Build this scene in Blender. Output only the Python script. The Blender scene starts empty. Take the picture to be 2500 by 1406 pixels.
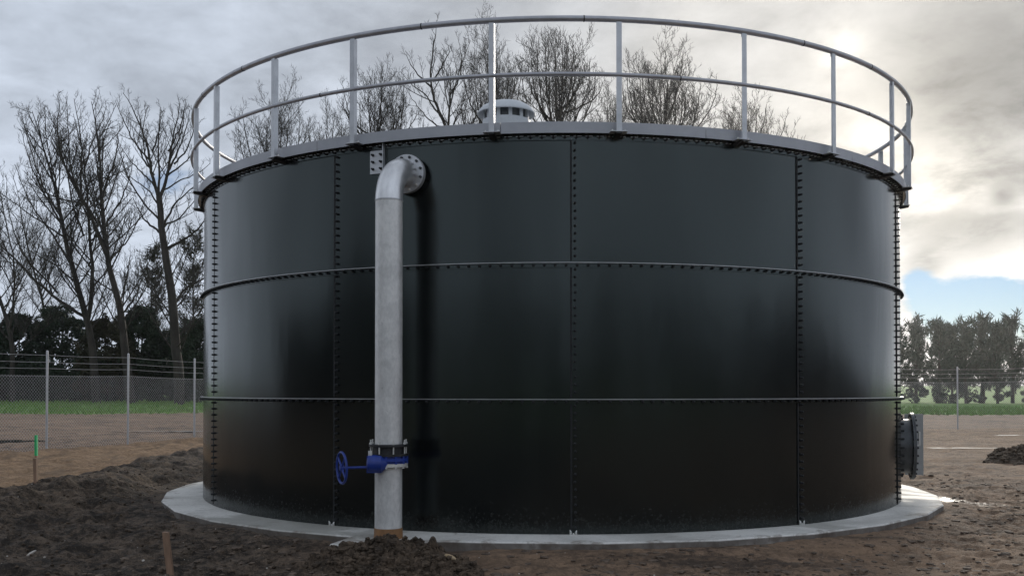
import bpy, math, random
import numpy as np
from mathutils import Vector, Matrix
R_ = math.radians
PI = math.pi
scene = bpy.context.scene
col = scene.collection

# ------------------------------------------------------------------ camera
FPX, CX, CY, PITCH, EYE = 2365.0, 1250.0, 913.4, 0.0158, 1.6
cam_d = bpy.data.cameras.new('camera')
cam_d.sensor_width = 36.0
cam_d.lens = FPX / 2500.0 * 36.0
cam_d.shift_y = (CY - 703.0) / 2500.0
cam_d.clip_start = 0.1
cam_d.clip_end = 6000
cam = bpy.data.objects.new('camera', cam_d)
cam.location = (0, 0, EYE)
cam.rotation_euler = (PI / 2 + PITCH, 0.0, 0)
col.objects.link(cam)
scene.camera = cam

def at(px, py, Y):
    """photo pixel (2500 wide) at world depth Y -> world point"""
    a = (px - CX) / FPX; b = (CY - py) / FPX
    c, s = math.cos(PITCH), math.sin(PITCH)
    dy = c - b * s; dz = s + b * c
    t = Y / dy
    return Vector((a * t, Y, EYE + dz * t))

# ------------------------------------------------------------------ node helpers
class NT:
    def __init__(self, nt):
        self.nt = nt
    def node(self, typ, **kw):
        n = self.nt.nodes.new(typ)
        for k, v in kw.items():
            setattr(n, k, v)
        return n
    def link(self, a, b):
        self.nt.links.new(a, b)
    def val(self, sock, v):
        if isinstance(v, S): self.link(v.s, sock)
        elif hasattr(v, 'is_output'): self.link(v, sock)
        else: sock.default_value = v
    def m(self, op, *a, clamp=False):
        n = self.node('ShaderNodeMath', operation=op); n.use_clamp = clamp
        for i, v in enumerate(a): self.val(n.inputs[i], v)
        return S(self, n.outputs[0])
    def vm(self, op, *a):
        n = self.node('ShaderNodeVectorMath', operation=op)
        for i, v in enumerate(a):
            self.val(n.inputs[i], v)
        return S(self, n.outputs['Value'] if op in ('DOT_PRODUCT', 'LENGTH') else n.outputs[0])
    def noise(self, vec, scale, detail=4, rough=.55, dist=0.0, lac=2.0):
        n = self.node('ShaderNodeTexNoise'); n.noise_dimensions = '3D'
        if vec is not None: self.val(n.inputs['Vector'], vec)
        n.inputs['Scale'].default_value = scale; n.inputs['Detail'].default_value = detail
        n.inputs['Roughness'].default_value = rough; n.inputs['Distortion'].default_value = dist
        n.inputs['Lacunarity'].default_value = lac
        return S(self, n.outputs['Fac'])
    def smooth(self, x, a, b):
        n = self.node('ShaderNodeMapRange', interpolation_type='SMOOTHSTEP')
        self.val(n.inputs['Value'], x); n.inputs['From Min'].default_value = a; n.inputs['From Max'].default_value = b
        return S(self, n.outputs['Result'])
    def mixc(self, f, a, b, mode='MIX'):
        n = self.node('ShaderNodeMix', data_type='RGBA', blend_type=mode)
        self.val(n.inputs[0], f)
        for i, v in ((6, a), (7, b)):
            if isinstance(v, (tuple, list)): v = tuple(v) + (1,) if len(v) == 3 else tuple(v)
            self.val(n.inputs[i], v)
        return S(self, n.outputs[2])
    def xyz(self, x, y, z):
        n = self.node('ShaderNodeCombineXYZ')
        for i, v in enumerate((x, y, z)): self.val(n.inputs[i], v)
        return S(self, n.outputs[0])
    def sep(self, v):
        n = self.node('ShaderNodeSeparateXYZ'); self.val(n.inputs[0], v)
        return [S(self, o) for o in n.outputs]
class S:
    def __init__(self, t, s): self.t = t; self.s = s
    def __add__(self, o): return self.t.m('ADD', self, o)
    __radd__ = __add__
    def __sub__(self, o): return self.t.m('SUBTRACT', self, o)
    def __rsub__(self, o): return self.t.m('SUBTRACT', o, self)
    def __mul__(self, o): return self.t.m('MULTIPLY', self, o)
    __rmul__ = __mul__
    def __truediv__(self, o): return self.t.m('DIVIDE', self, o)
    def __rtruediv__(self, o): return self.t.m('DIVIDE', o, self)

# ------------------------------------------------------------------ world
SUN_AZ, SUN_EL = R_(20.5), R_(14.0)
world = bpy.data.worlds.new('World'); scene.world = world; world.use_nodes = True
wt = NT(world.node_tree); world.node_tree.nodes.clear()
sky = wt.node('ShaderNodeTexSky', sky_type='NISHITA')
sky.sun_disc = False; sky.sun_elevation = SUN_EL; sky.sun_rotation = SUN_AZ
sky.altitude = 0; sky.air_density = 1.0; sky.dust_density = 0.0; sky.ozone_density = 1.6
tc = wt.node('ShaderNodeTexCoord')
dv = wt.vm('NORMALIZE', tc.outputs['Generated'])
dx, dy, dz = wt.sep(dv)
zc = wt.m('MAXIMUM', dz, 0.0)
inv = 1.0 / (zc + 0.26)
P = wt.xyz(dx * inv, dy * inv, 0.35)
def pixdir(px, py):
    a = (px - CX) / FPX; b = (CY - py) / FPX
    c, s = math.cos(PITCH), math.sin(PITCH)
    return Vector((a, c - b * s, s + b * c)).normalized()
def lobe(px, py, deg):
    d = pixdir(px, py)
    k = 1.0 / (1 - math.cos(R_(deg)))
    return wt.m('EXPONENT', (wt.vm('DOT_PRODUCT', dv, tuple(d)) - 1.0) * k)
nA = wt.noise(P, 0.62, 5, .5, .2)
nB = wt.noise(P, 2.0, 8, .55, .15)
nC = wt.noise(P, 6.0, 8, .60, .2)
shade = nA * 0.38 + nB * 0.38 + nC * 0.24
# grey cloud deck, paler towards the horizon where it is seen edge on
low = wt.m('EXPONENT', zc * -9.0)
deck = 0.222 + wt.smooth(shade, .34, .66) * 0.34 + low * 0.19
sunl = lobe(2160, 330, 6)
sunw = lobe(2160, 330, 20)
dark = lobe(2420, 200, 5.5)
lite = lobe(1500, 250, 11)
streak = wt.smooth(nB * .6 + nC * .4, .40, .60)
bands = (lobe(2330, 575, 1.6) + lobe(2440, 560, 1.3) + lobe(2260, 640, 1.0) + lobe(2450, 470, .7)) * wt.smooth(nC * .5 + nB * .5, .42, .58)
bright = deck + sunw * 0.01 + lite * 0.03 - dark * 0.32 * (.4 + nB * 1.1) - bands * .33
spots = lobe(2050, 115, 1.3) * 0.50 + lobe(2130, 365, 1.25) * 0.65 + lobe(2420, 500, 3.2) * .55 + lobe(2290, 460, 2.2) * .45 + lobe(2280, 640, 1.8) * .35 + lobe(2460, 640, 1.6) * .45
glow = spots * (0.04 + streak * .36) + sunl * streak * .07
warm = wt.m('MINIMUM', sunl * .9 + spots * .6, 1.0)
cloud_c = wt.mixc(wt.m('MINIMUM', sunw * 1.5, 1.0), (0.85, 0.945, 1.10), (1.02, 1.0, 0.97))
cloud_c = wt.mixc(warm, cloud_c, (1.06, 1.0, 0.90))
lum = bright + glow
cloud = wt.vm('SCALE', cloud_c); wt.val(cloud.s.node.inputs['Scale'], lum * 10.0)
# coverage: openings near the horizon and a few holes
hole = wt.smooth((nA * 0.25 + nB * 0.45 + nC * .3 - .5) * 1.35 + .515 + zc * 0.35 - lobe(2460, 752, 1.7) * 0.45 - lobe(2310, 758, 1.6) * 0.45 - lobe(2240, 692, .9) * .33 - lobe(2390, 752, 1.6) * .3 - lobe(440, 425, 2.0) * 0.17 - lobe(300, 460, 2.0) * 0.15 - lobe(100, 460, 1.8) * .13, 0.30, 0.47)
sky_c = wt.vm('SCALE', wt.vm('MULTIPLY', sky.outputs[0], (.74, .82, 1.08))); sky_c.s.node.inputs['Scale'].default_value = 0.55
final = wt.mixc(hole, sky_c, cloud)
bg = wt.node('ShaderNodeBackground'); bg.inputs['Strength'].default_value = 0.1
wt.link(final.s, bg.inputs['Color'])
wo = wt.node('ShaderNodeOutputWorld'); wt.link(bg.outputs[0], wo.inputs['Surface'])

# ------------------------------------------------------------------ sun (behind thin cloud)
sl = bpy.data.lights.new('sun', 'SUN'); sl.energy = 1.5; sl.angle = R_(14); sl.color = (1.0, .93, .82)
so = bpy.data.objects.new('sun', sl); col.objects.link(so)
sd = Vector((math.sin(SUN_AZ) * math.cos(SUN_EL), math.cos(SUN_AZ) * math.cos(SUN_EL), math.sin(SUN_EL)))
so.rotation_euler = sd.to_track_quat('Z', 'Y').to_euler()
so.location = (20, 60, 30)

vs = scene.view_settings
scene.display_settings.display_device = 'sRGB'
vs.view_transform = 'Standard'; vs.look = 'None'; vs.exposure = 0.62; vs.gamma = 1.0; vs.use_curve_mapping = False
scene.cycles.max_bounces = 8
scene.cycles.use_denoising = True
scene.cycles.volume_bounces = 0

# ------------------------------------------------------------------ mesh helpers
class MB:
    def __init__(self): self.v = []; self.f = []
    def add(self, vs, fs):
        o = len(self.v); self.v.extend([tuple(p) for p in vs]); self.f.extend([tuple(i + o for i in f) for f in fs])
        return self
    def box(self, sx, sy, sz, M=None, c=(0, 0, 0)):
        vs = [Vector((c[0] + x * sx / 2, c[1] + y * sy / 2, c[2] + z * sz / 2)) for x in (-1, 1) for y in (-1, 1) for z in (-1, 1)]
        if M is not None: vs = [M @ p for p in vs]
        return self.add(vs, [(0, 1, 3, 2), (4, 6, 7, 5), (0, 4, 5, 1), (2, 3, 7, 6), (0, 2, 6, 4), (1, 5, 7, 3)])
    def cyl(self, p0, p1, r0, r1=None, n=12, cap=True):
        r1 = r0 if r1 is None else r1
        return self.tube([p0, p1], [r0, r1], n, cap)
    def tube(self, pts, rad, n=8, cap=True, closed=False):
        pts = [Vector(p) for p in pts]
        if not isinstance(rad, (list, tuple)): rad = [rad] * len(pts)
        m = len(pts); vs = []; fs = []; ref = None
        for i, p in enumerate(pts):
            if closed: t = (pts[(i + 1) % m] - pts[i - 1]).normalized()
            else: t = (pts[min(i + 1, m - 1)] - pts[max(i - 1, 0)]).normalized()
            if ref is None:
                ref = Vector((0, 0, 1)) if abs(t.z) < .9 else Vector((1, 0, 0))
            u = (ref - t * ref.dot(t)).normalized(); w = t.cross(u); ref = u
            for k in range(n):
                a = 2 * PI * k / n
                vs.append(p + (u * math.cos(a) + w * math.sin(a)) * rad[i])
        for i in range(m if closed else m - 1):
            j = (i + 1) % m
            for k in range(n):
                k2 = (k + 1) % n
                fs.append((i * n + k, i * n + k2, j * n + k2, j * n + k))
        if cap and not closed:
            fs.append(tuple(range(n - 1, -1, -1))); fs.append(tuple((m - 1) * n + k for k in range(n)))
        return self.add(vs, fs)
    def revolve(self, prof, t0, t1, n, closed=False, prof_closed=True):
        """profile of (r, z) or a function of angle fraction; angle th measured from -Y towards +X"""
        vs = []; fs = []
        steps = n if closed else n + 1
        for i in range(steps):
            s = i / n; th = t0 + (t1 - t0) * s
            pr = prof(s) if callable(prof) else prof
            for r, z in pr: vs.append((r * math.sin(th), -r * math.cos(th), z))
        k = len(pr)
        for i in range(n):
            j = (i + 1) % steps
            for a in range(k if prof_closed else k - 1):
                b = (a + 1) % k
                fs.append((i * k + a, j * k + a, j * k + b, i * k + b))
        if not closed and prof_closed:
            fs.append(tuple(range(k - 1, -1, -1))); fs.append(tuple(n * k + a for a in range(k)))
        return self.add(vs, fs)
    def mesh(self, name, smooth=None):
        me = bpy.data.meshes.new(name); me.from_pydata(self.v, [], self.f)
        import bmesh
        bm = bmesh.new(); bm.from_mesh(me); bmesh.ops.recalc_face_normals(bm, faces=bm.faces); bm.to_mesh(me); bm.free()
        if smooth is not None:
            me.shade_smooth(); me.set_sharp_from_angle(angle=R_(smooth))
        return me
    def build(self, name, mat, parent=None, loc=(0, 0, 0), rz=0, smooth=None):
        return link_mesh(name, self.mesh(name, smooth), mat, parent, loc, rz)

def link_mesh(name, me, mat, parent=None, loc=(0, 0, 0), rz=0):
    if mat is not None and not me.materials: me.materials.append(mat)
    o = bpy.data.objects.new(name, me); col.objects.link(o)
    o.location = loc; o.rotation_euler = (0, 0, rz); o.parent = parent
    return o
def np_mesh(name, V, F, mat, parent=None, loc=(0, 0, 0), smooth=False):
    """V (n,3) float, F (m,k) int, all faces with k corners"""
    me = bpy.data.meshes.new(name)
    V = np.ascontiguousarray(V, np.float32); F = np.ascontiguousarray(F, np.int32)
    me.vertices.add(len(V)); me.vertices.foreach_set('co', V.ravel())
    k = F.shape[1]
    me.loops.add(F.size); me.loops.foreach_set('vertex_index', F.ravel())
    me.polygons.add(len(F)); me.polygons.foreach_set('loop_start', np.arange(0, F.size, k, dtype=np.int32))
    me.update(calc_edges=True)
    if smooth: me.shade_smooth()
    else: me.shade_flat()
    return link_mesh(name, me, mat, parent, loc)
def empty(name, loc=(0, 0, 0), rz=0):
    o = bpy.data.objects.new(name, None); col.objects.link(o); o.location = loc; o.rotation_euler = (0, 0, rz)
    o.empty_display_size = .2
    return o
def tag(o, label=None, cat=None, group=None, kind=None):
    if label: o['label'] = label
    if cat: o['category'] = cat
    if group: o['group'] = group
    if kind: o['kind'] = kind
    return o

# value noise in numpy
def _hash(ix, iy, seed):
    h = (ix.astype(np.int64) * 374761393 + iy.astype(np.int64) * 668265263 + seed * 1442695041) & 0xffffffff
    h = ((h ^ (h >> 13)) * 1274126177) & 0xffffffff
    return ((h ^ (h >> 16)) & 0xffffff) / float(0xffffff)
def vnoise(x, y, seed=0):
    ix = np.floor(x); iy = np.floor(y); fx = x - ix; fy = y - iy
    fx = fx * fx * fx * (fx * (fx * 6 - 15) + 10); fy = fy * fy * fy * (fy * (fy * 6 - 15) + 10)
    a = _hash(ix, iy, seed); b = _hash(ix + 1, iy, seed); c = _hash(ix, iy + 1, seed); d = _hash(ix + 1, iy + 1, seed)
    return (a * (1 - fx) + b * fx) * (1 - fy) + (c * (1 - fx) + d * fx) * fy
def fbm(x, y, oct=5, seed=0, gain=.5):
    s = 0; amp = 1; tot = 0
    for i in range(oct):
        ca, sa = math.cos(i * 1.3), math.sin(i * 1.3)
        s = s + amp * vnoise((x * ca - y * sa) * 2 ** i + 17.3 * i, (x * sa + y * ca) * 2 ** i - 9.1 * i, seed + i); tot += amp; amp *= gain
    return s / tot
def sstep(x, a, b):
    t = np.clip((x - a) / (b - a), 0, 1); return t * t * (3 - 2 * t)

# ------------------------------------------------------------------ materials
def material(name):
    m = bpy.data.materials.new(name); m.use_nodes = True
    t = NT(m.node_tree); b = m.node_tree.nodes['Principled BSDF']
    return m, t, b
def objco(t):
    return S(t, t.node('ShaderNodeTexCoord').outputs['Object'])
def bump(t, b, h, strength=.3, dist=.02):
    n = t.node('ShaderNodeBump'); n.inputs['Strength'].default_value = strength; n.inputs['Distance'].default_value = dist
    t.val(n.inputs['Height'], h); t.link(n.outputs[0], b.inputs['Normal'])
def simple(name, c1, c2, rough=.6, metal=0.0, scale=6, bstr=.1, bdist=.005, rvar=.15, stretch=(1, 1, 1), spec=.5):
    m, t, b = material(name)
    co = t.vm('MULTIPLY', objco(t), stretch)
    n = t.noise(co, scale, 6, .6); n2 = t.noise(co, scale * 6, 4, .6)
    c = t.mixc(t.smooth(n * .7 + n2 * .3, .35, .65), c1, c2)
    t.val(b.inputs['Base Color'], c)
    t.val(b.inputs['Roughness'], n2 * (2 * rvar) + (rough - rvar))
    b.inputs['Metallic'].default_value = metal
    b.inputs['Specular IOR Level'].default_value = spec
    if bstr: bump(t, b, n2, bstr, bdist)
    return m
M = {}
M['galv'] = simple('galvanised_steel', (.48, .49, .51), (.58, .59, .61), .42, .55, 9, .05)
M['fascia'] = simple('fascia_steel', (.36, .37, .40), (.42, .43, .46), .5, .3, 3, .03)
M['rail'] = simple('rail_steel', (.38, .38, .41), (.46, .46, .49), .42, .6, 9, .04)
M['cap'] = simple('bolt_cap', (.006, .007, .009), (.014, .015, .017), .5, 0, 20, 0)
M['sealant'] = simple('sealant', (.008, .009, .01), (.016, .017, .019), .7, 0, 20, .2)
M['girt'] = simple('highlit_lip_steel', (.36, .365, .375), (.50, .505, .515), .38, .5, 5, .05)  # paler than the ring itself: the lip's sky highlight is in its colour
M['black'] = simple('black_coating', (.012, .012, .013), (.022, .022, .024), .45, 0, 12, .1)
M['blue'] = simple('blue_paint', (.008, .030, .20), (.013, .042, .27), .42, 0, 10, .08)
M['zinc'] = simple('zinc_bolt', (.62, .62, .60), (.75, .74, .70), .4, .5, 30, .05)
M['white'] = simple('white_fibreglass', (.50, .52, .54), (.60, .62, .64), .45, 0, 3, .02)
M['ventdark'] = simple('vent_screen', (.10, .11, .12), (.16, .17, .18), .6, 0, 3, .02)
M['roof'] = simple('roof_sheet', (.30, .31, .33), (.38, .39, .41), .5, .2, 2, .05)
M['wrap'] = simple('orange_brown_wrap', (.17, .085, .034), (.25, .13, .055), .65, 0, 14, .2)
M['timber'] = simple('peg_timber', (.20, .125, .080), (.33, .205, .135), .75, 0, 14, .5, .004, stretch=(1, 1, .15))
M['green'] = simple('green_marking_paint', (.02, .38, .12), (.03, .50, .18), .6, 0, 30, .3, .003)
M['stone'] = simple('tan_stone', (.34, .24, .13), (.50, .38, .24), .8, 0, 18, .4, .006)
M['pale'] = simple('pale_debris', (.42, .38, .33), (.60, .55, .50), .8, 0, 25, .4, .004)
M['plate'] = simple('grey_cover_plate', (.34, .35, .35), (.42, .43, .43), .55, .2, 6, .05)
M['hatchsteel'] = simple('hatch_steel', (.07, .075, .08), (.12, .125, .13), .4, .4, 8, .05)
M['bark'] = simple('bark', (.022, .018, .015), (.050, .041, .034), .9, 0, 2.5, .6, .05, stretch=(1, 1, .3))
M['twig'] = simple('twig_bark', (.018, .015, .013), (.032, .027, .023), .9, 0, 2, 0)
M['fencewire'] = simple('fence_wire', (.40, .40, .41), (.48, .48, .49), .45, .5, 3, 0)

def tank_material():
    m, t, b = material('tank_enamel')
    co = S(t, t.node('ShaderNodeTexCoord').outputs['Object'])
    wp = S(t, t.node('ShaderNodeNewGeometry').outputs['Position'])
    big = t.noise(co, .9, 3, .5)
    ver = t.noise(t.vm('MULTIPLY', co, (3.0, 3.0, .22)), 1.0, 4, .55)
    fine = t.noise(co, 60, 3, .6)
    spk = t.noise(co, 260, 2, .6)
    c = t.mixc(big, (.0030, .0036, .0040), (.0050, .0056, .0062))
    c = t.mixc(t.smooth(fine * .5 + spk * .5, .35, .7) * .5, c, (.009, .010, .011))
    ox, oy, oz = t.sep(co)
    strk = t.smooth(t.noise(t.vm('MULTIPLY', co, (9.0, 9.0, .30)), 1.0, 5, .65), .56, .74)
    splash = t.smooth(t.noise(co, 30, 5, .7) + (.34 - oz) * .55, .50, .80)
    dust = t.m('MINIMUM', strk * .30 + splash * .8, 1.0)
    c = t.mixc(dust * .28, c, (.050, .042, .034))
    t.val(b.inputs['Base Color'], c)
    t.val(b.inputs['Roughness'], .18 + (ver - .5) * .09 + (big - .5) * .05 + (spk - .5) * .05 + dust * .16)
    b.inputs['IOR'].default_value = 1.6
    b.inputs['Specular Tint'].default_value = (.86, 1.0, .98, 1)
    dent = t.noise(t.vm('MULTIPLY', wp, (1.9, 1.9, .42)), 1.0, 3, .45, .4)
    bump(t, b, dent + t.noise(wp, .7, 2, .5) * .6, .40, .02)
    return m
M['tank'] = tank_material()

def pipe_material(name, metal, rough, c1, c2):
    m, t, b = material(name)
    co = objco(t)
    a = t.noise(co, 5, 7, .65, .4); f = t.noise(t.vm('MULTIPLY', co, (1, 1, .5)), 34, 4, .65)
    sc = t.smooth(t.noise(t.vm('MULTIPLY', co, (1, 1, 2.5)), 13, 4, .7, .8), .66, .72)
    c = t.mixc(t.smooth(a * .6 + f * .4, .32, .68), c1, c2)
    c = t.mixc(sc * .55, c, (.08, .08, .085))
    t.val(b.inputs['Base Color'], c)
    t.val(b.inputs['Roughness'], rough + (a - .5) * .3)
    b.inputs['Metallic'].default_value = metal
    bump(t, b, f * .6 + a, .15, .004)
    return m
M['pipe'] = pipe_material('galvanised_pipe', .35, .42, (.52, .515, .505), (.76, .75, .73))
M['elbow'] = pipe_material('bright_elbow', .85, .33, (.62, .62, .63), (.74, .74, .74))

def concrete_material():
    m, t, b = material('concrete')
    co = objco(t)
    a = t.noise(co, 1.1, 6, .6, .6); f = t.noise(co, 26, 5, .65); s = t.noise(co, 90, 2, .5)
    c = t.mixc(t.smooth(a * .7 + f * .3, .35, .62), (.50, .485, .45), (.74, .72, .68))
    ox, oy, oz = t.sep(co)
    ang_ = t.m('ARCTAN2', ox, oy * -1.0) + (t.noise(co, 1.6, 5, .6, .5) - .5) * .35
    patch = t.smooth(ang_, -.86, -.80) * (1.0 - t.smooth(ang_, -.46, -.36)) + t.smooth(ang_, .06, .16) * (1.0 - t.smooth(ang_, .18, .30)) * .6
    damp = t.m('MAXIMUM', t.smooth(t.noise(co, .55, 5, .55, .8), .58, .64) * .7, patch)
    c = t.mixc(damp * .6, c, (.25, .245, .21))
    rad_ = t.vm('LENGTH', t.xyz(ox, oy, 0.0))
    smear = t.smooth(t.noise(co, 3.2, 7, .68, .8) + t.smooth(rad_, 5.35, 5.68) * .16, .60, .72)
    c = t.mixc(smear * .6, c, (.16, .125, .095))
    c = t.mixc(t.smooth(oz * -1.0, -(ZS - .010), -(ZS - .022)) * (.55 + t.noise(co, 6, 5, .6) * .6), c, (.085, .066, .052))
    c = t.mixc(t.smooth(s, .70, .74) * .8, c, (.04, .035, .03))
    t.val(b.inputs['Base Color'], c)
    t.val(b.inputs['Roughness'], .85 - damp * .3)
    bump(t, b, f * .5 + s * .5, .25, .006)
    return m
ZS = 0.12
M['concrete'] = concrete_material()

def ground_material():
    m, t, b = material('ground')
    co = objco(t)
    def attr(n):
        a = t.node('ShaderNodeAttribute'); a.attribute_name = n; return S(t, a.outputs['Fac'])
    top, clay, grass, wet = attr('topsoil'), attr('clay'), attr('grass'), attr('wet')
    n0 = t.noise(co, .35, 6, .6, .3); n1 = t.noise(co, 2.2, 8, .65, .3); n2 = t.noise(co, 14, 6, .65, .2); n3 = t.noise(co, 70, 4, .6)
    v = n1 * .40 + n2 * .36 + n3 * .24
    mud = t.mixc(t.smooth(v, .41, .59), (.075, .051, .036), (.315, .208, .134))
    mud = t.mixc(t.smooth(n0, .45, .62) * .5, mud, (.32, .212, .135))
    pt = t.smooth(t.noise(t.vm('MULTIPLY', co, (.45, 1.3, 1.0)), 1.0, 7, .66, .6), .50, .66)
    mud = t.mixc(pt * .72, mud, (.062, .046, .035))
    soil = t.mixc(t.smooth(v, .43, .60), (.026, .020, .015), (.165, .122, .088))
    cl = t.mixc(t.smooth(v, .40, .60), (.15, .09, .048), (.33, .215, .125))
    cl = t.mixc(t.smooth(t.noise(t.vm('MULTIPLY', co, (2.2, .5, 1.0)), 1.0, 6, .62, .4), .52, .64) * .55, cl, (.11, .075, .050))
    fleck = t.smooth(t.noise(co, 48, 2, .5), .735, .76)
    c = t.mixc(top, mud, soil)
    c = t.mixc(clay, c, cl)
    c = t.mixc(fleck * .6 * (1.0 - grass), c, (.34, .30, .25))
    gr = t.mixc(t.smooth(n1 * .5 + n2 * .5, .35, .65), (.10, .20, .03), (.20, .37, .07))
    gr = t.mixc(t.smooth(n0, .5, .66) * .6, gr, (.16, .17, .06))
    gm = t.smooth(grass + (n1 - .5) * .9 + (n2 - .5) * .5, .38, .62)
    c = t.mixc(gm, c, gr)
    wetm = t.smooth(wet + (n1 - .5) * .5 + (n2 - .5) * .25, .50, .66)
    c = t.mixc(wetm * .45, c, (.012, .010, .009))
    t.val(b.inputs['Base Color'], c)
    t.val(b.inputs['Roughness'], .92 - wetm * .62)
    b.inputs['Specular IOR Level'].default_value = .35
    bump(t, b, n1 * .25 + n2 * .5 + n3 * .3, .85, .08)
    return m
M['ground'] = ground_material()
def heap_material():
    m, t, b = material('heap_soil')
    co = objco(t)
    n1 = t.noise(co, 5, 8, .7, .3); n2 = t.noise(co, 30, 6, .65)
    c = t.mixc(t.smooth(n1 * .6 + n2 * .4, .36, .68), (.024, .018, .013), (.15, .108, .075))
    c = t.mixc(t.smooth(t.noise(co, 55, 2, .5), .70, .74) * .7, c, (.32, .26, .19))
    t.val(b.inputs['Base Color'], c); b.inputs['Roughness'].default_value = .9
    b.inputs['Specular IOR Level'].default_value = .3
    bump(t, b, n1 * .4 + n2 * .6, .8, .03)
    return m
M['heap'] = heap_material()
M['mudclod'] = simple('mud_clod', (.055, .040, .030), (.19, .138, .10), .85, 0, 9, .6, .02)
def water_material():
    m, t, b = material('puddle_water')
    b.inputs['Base Color'].default_value = (.02, .017, .013, 1); b.inputs['Roughness'].default_value = .06
    b.inputs['IOR'].default_value = 1.33
    bump(t, b, t.noise(objco(t), 5, 3, .5), .04, .01)
    return m
M['water'] = water_material()
M['palewater'] = simple('pale_water', (.20, .18, .155), (.30, .27, .24), .7, 0, 3, .1)  # paler, rougher surface for the thin far puddles
def leaf_material(name, c1, c2, c3):
    m, t, b = material(name)
    co = objco(t)
    n = t.noise(co, .8, 3, .6); n2 = t.noise(co, 6, 3, .6)
    c = t.mixc(t.smooth(n2, .35, .65), c1, c2); c = t.mixc(t.smooth(n, .5, .68), c, c3)
    t.val(b.inputs['Base Color'], c); b.inputs['Roughness'].default_value = .7
    b.inputs['Specular IOR Level'].default_value = .25
    return m
M['leafdark'] = leaf_material('dark_evergreen_leaf', (.016, .030, .016), (.032, .055, .030), (.030, .042, .022))
M['leafbrown'] = leaf_material('brown_evergreen_leaf', (.030, .032, .016), (.055, .052, .028), (.060, .046, .028))
M['leafpine'] = leaf_material('pine_needles', (.020, .036, .026), (.038, .056, .040), (.042, .054, .036))
M['grassblade'] = leaf_material('grass_blades', (.09, .19, .025), (.17, .33, .05), (.18, .24, .07))

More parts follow.
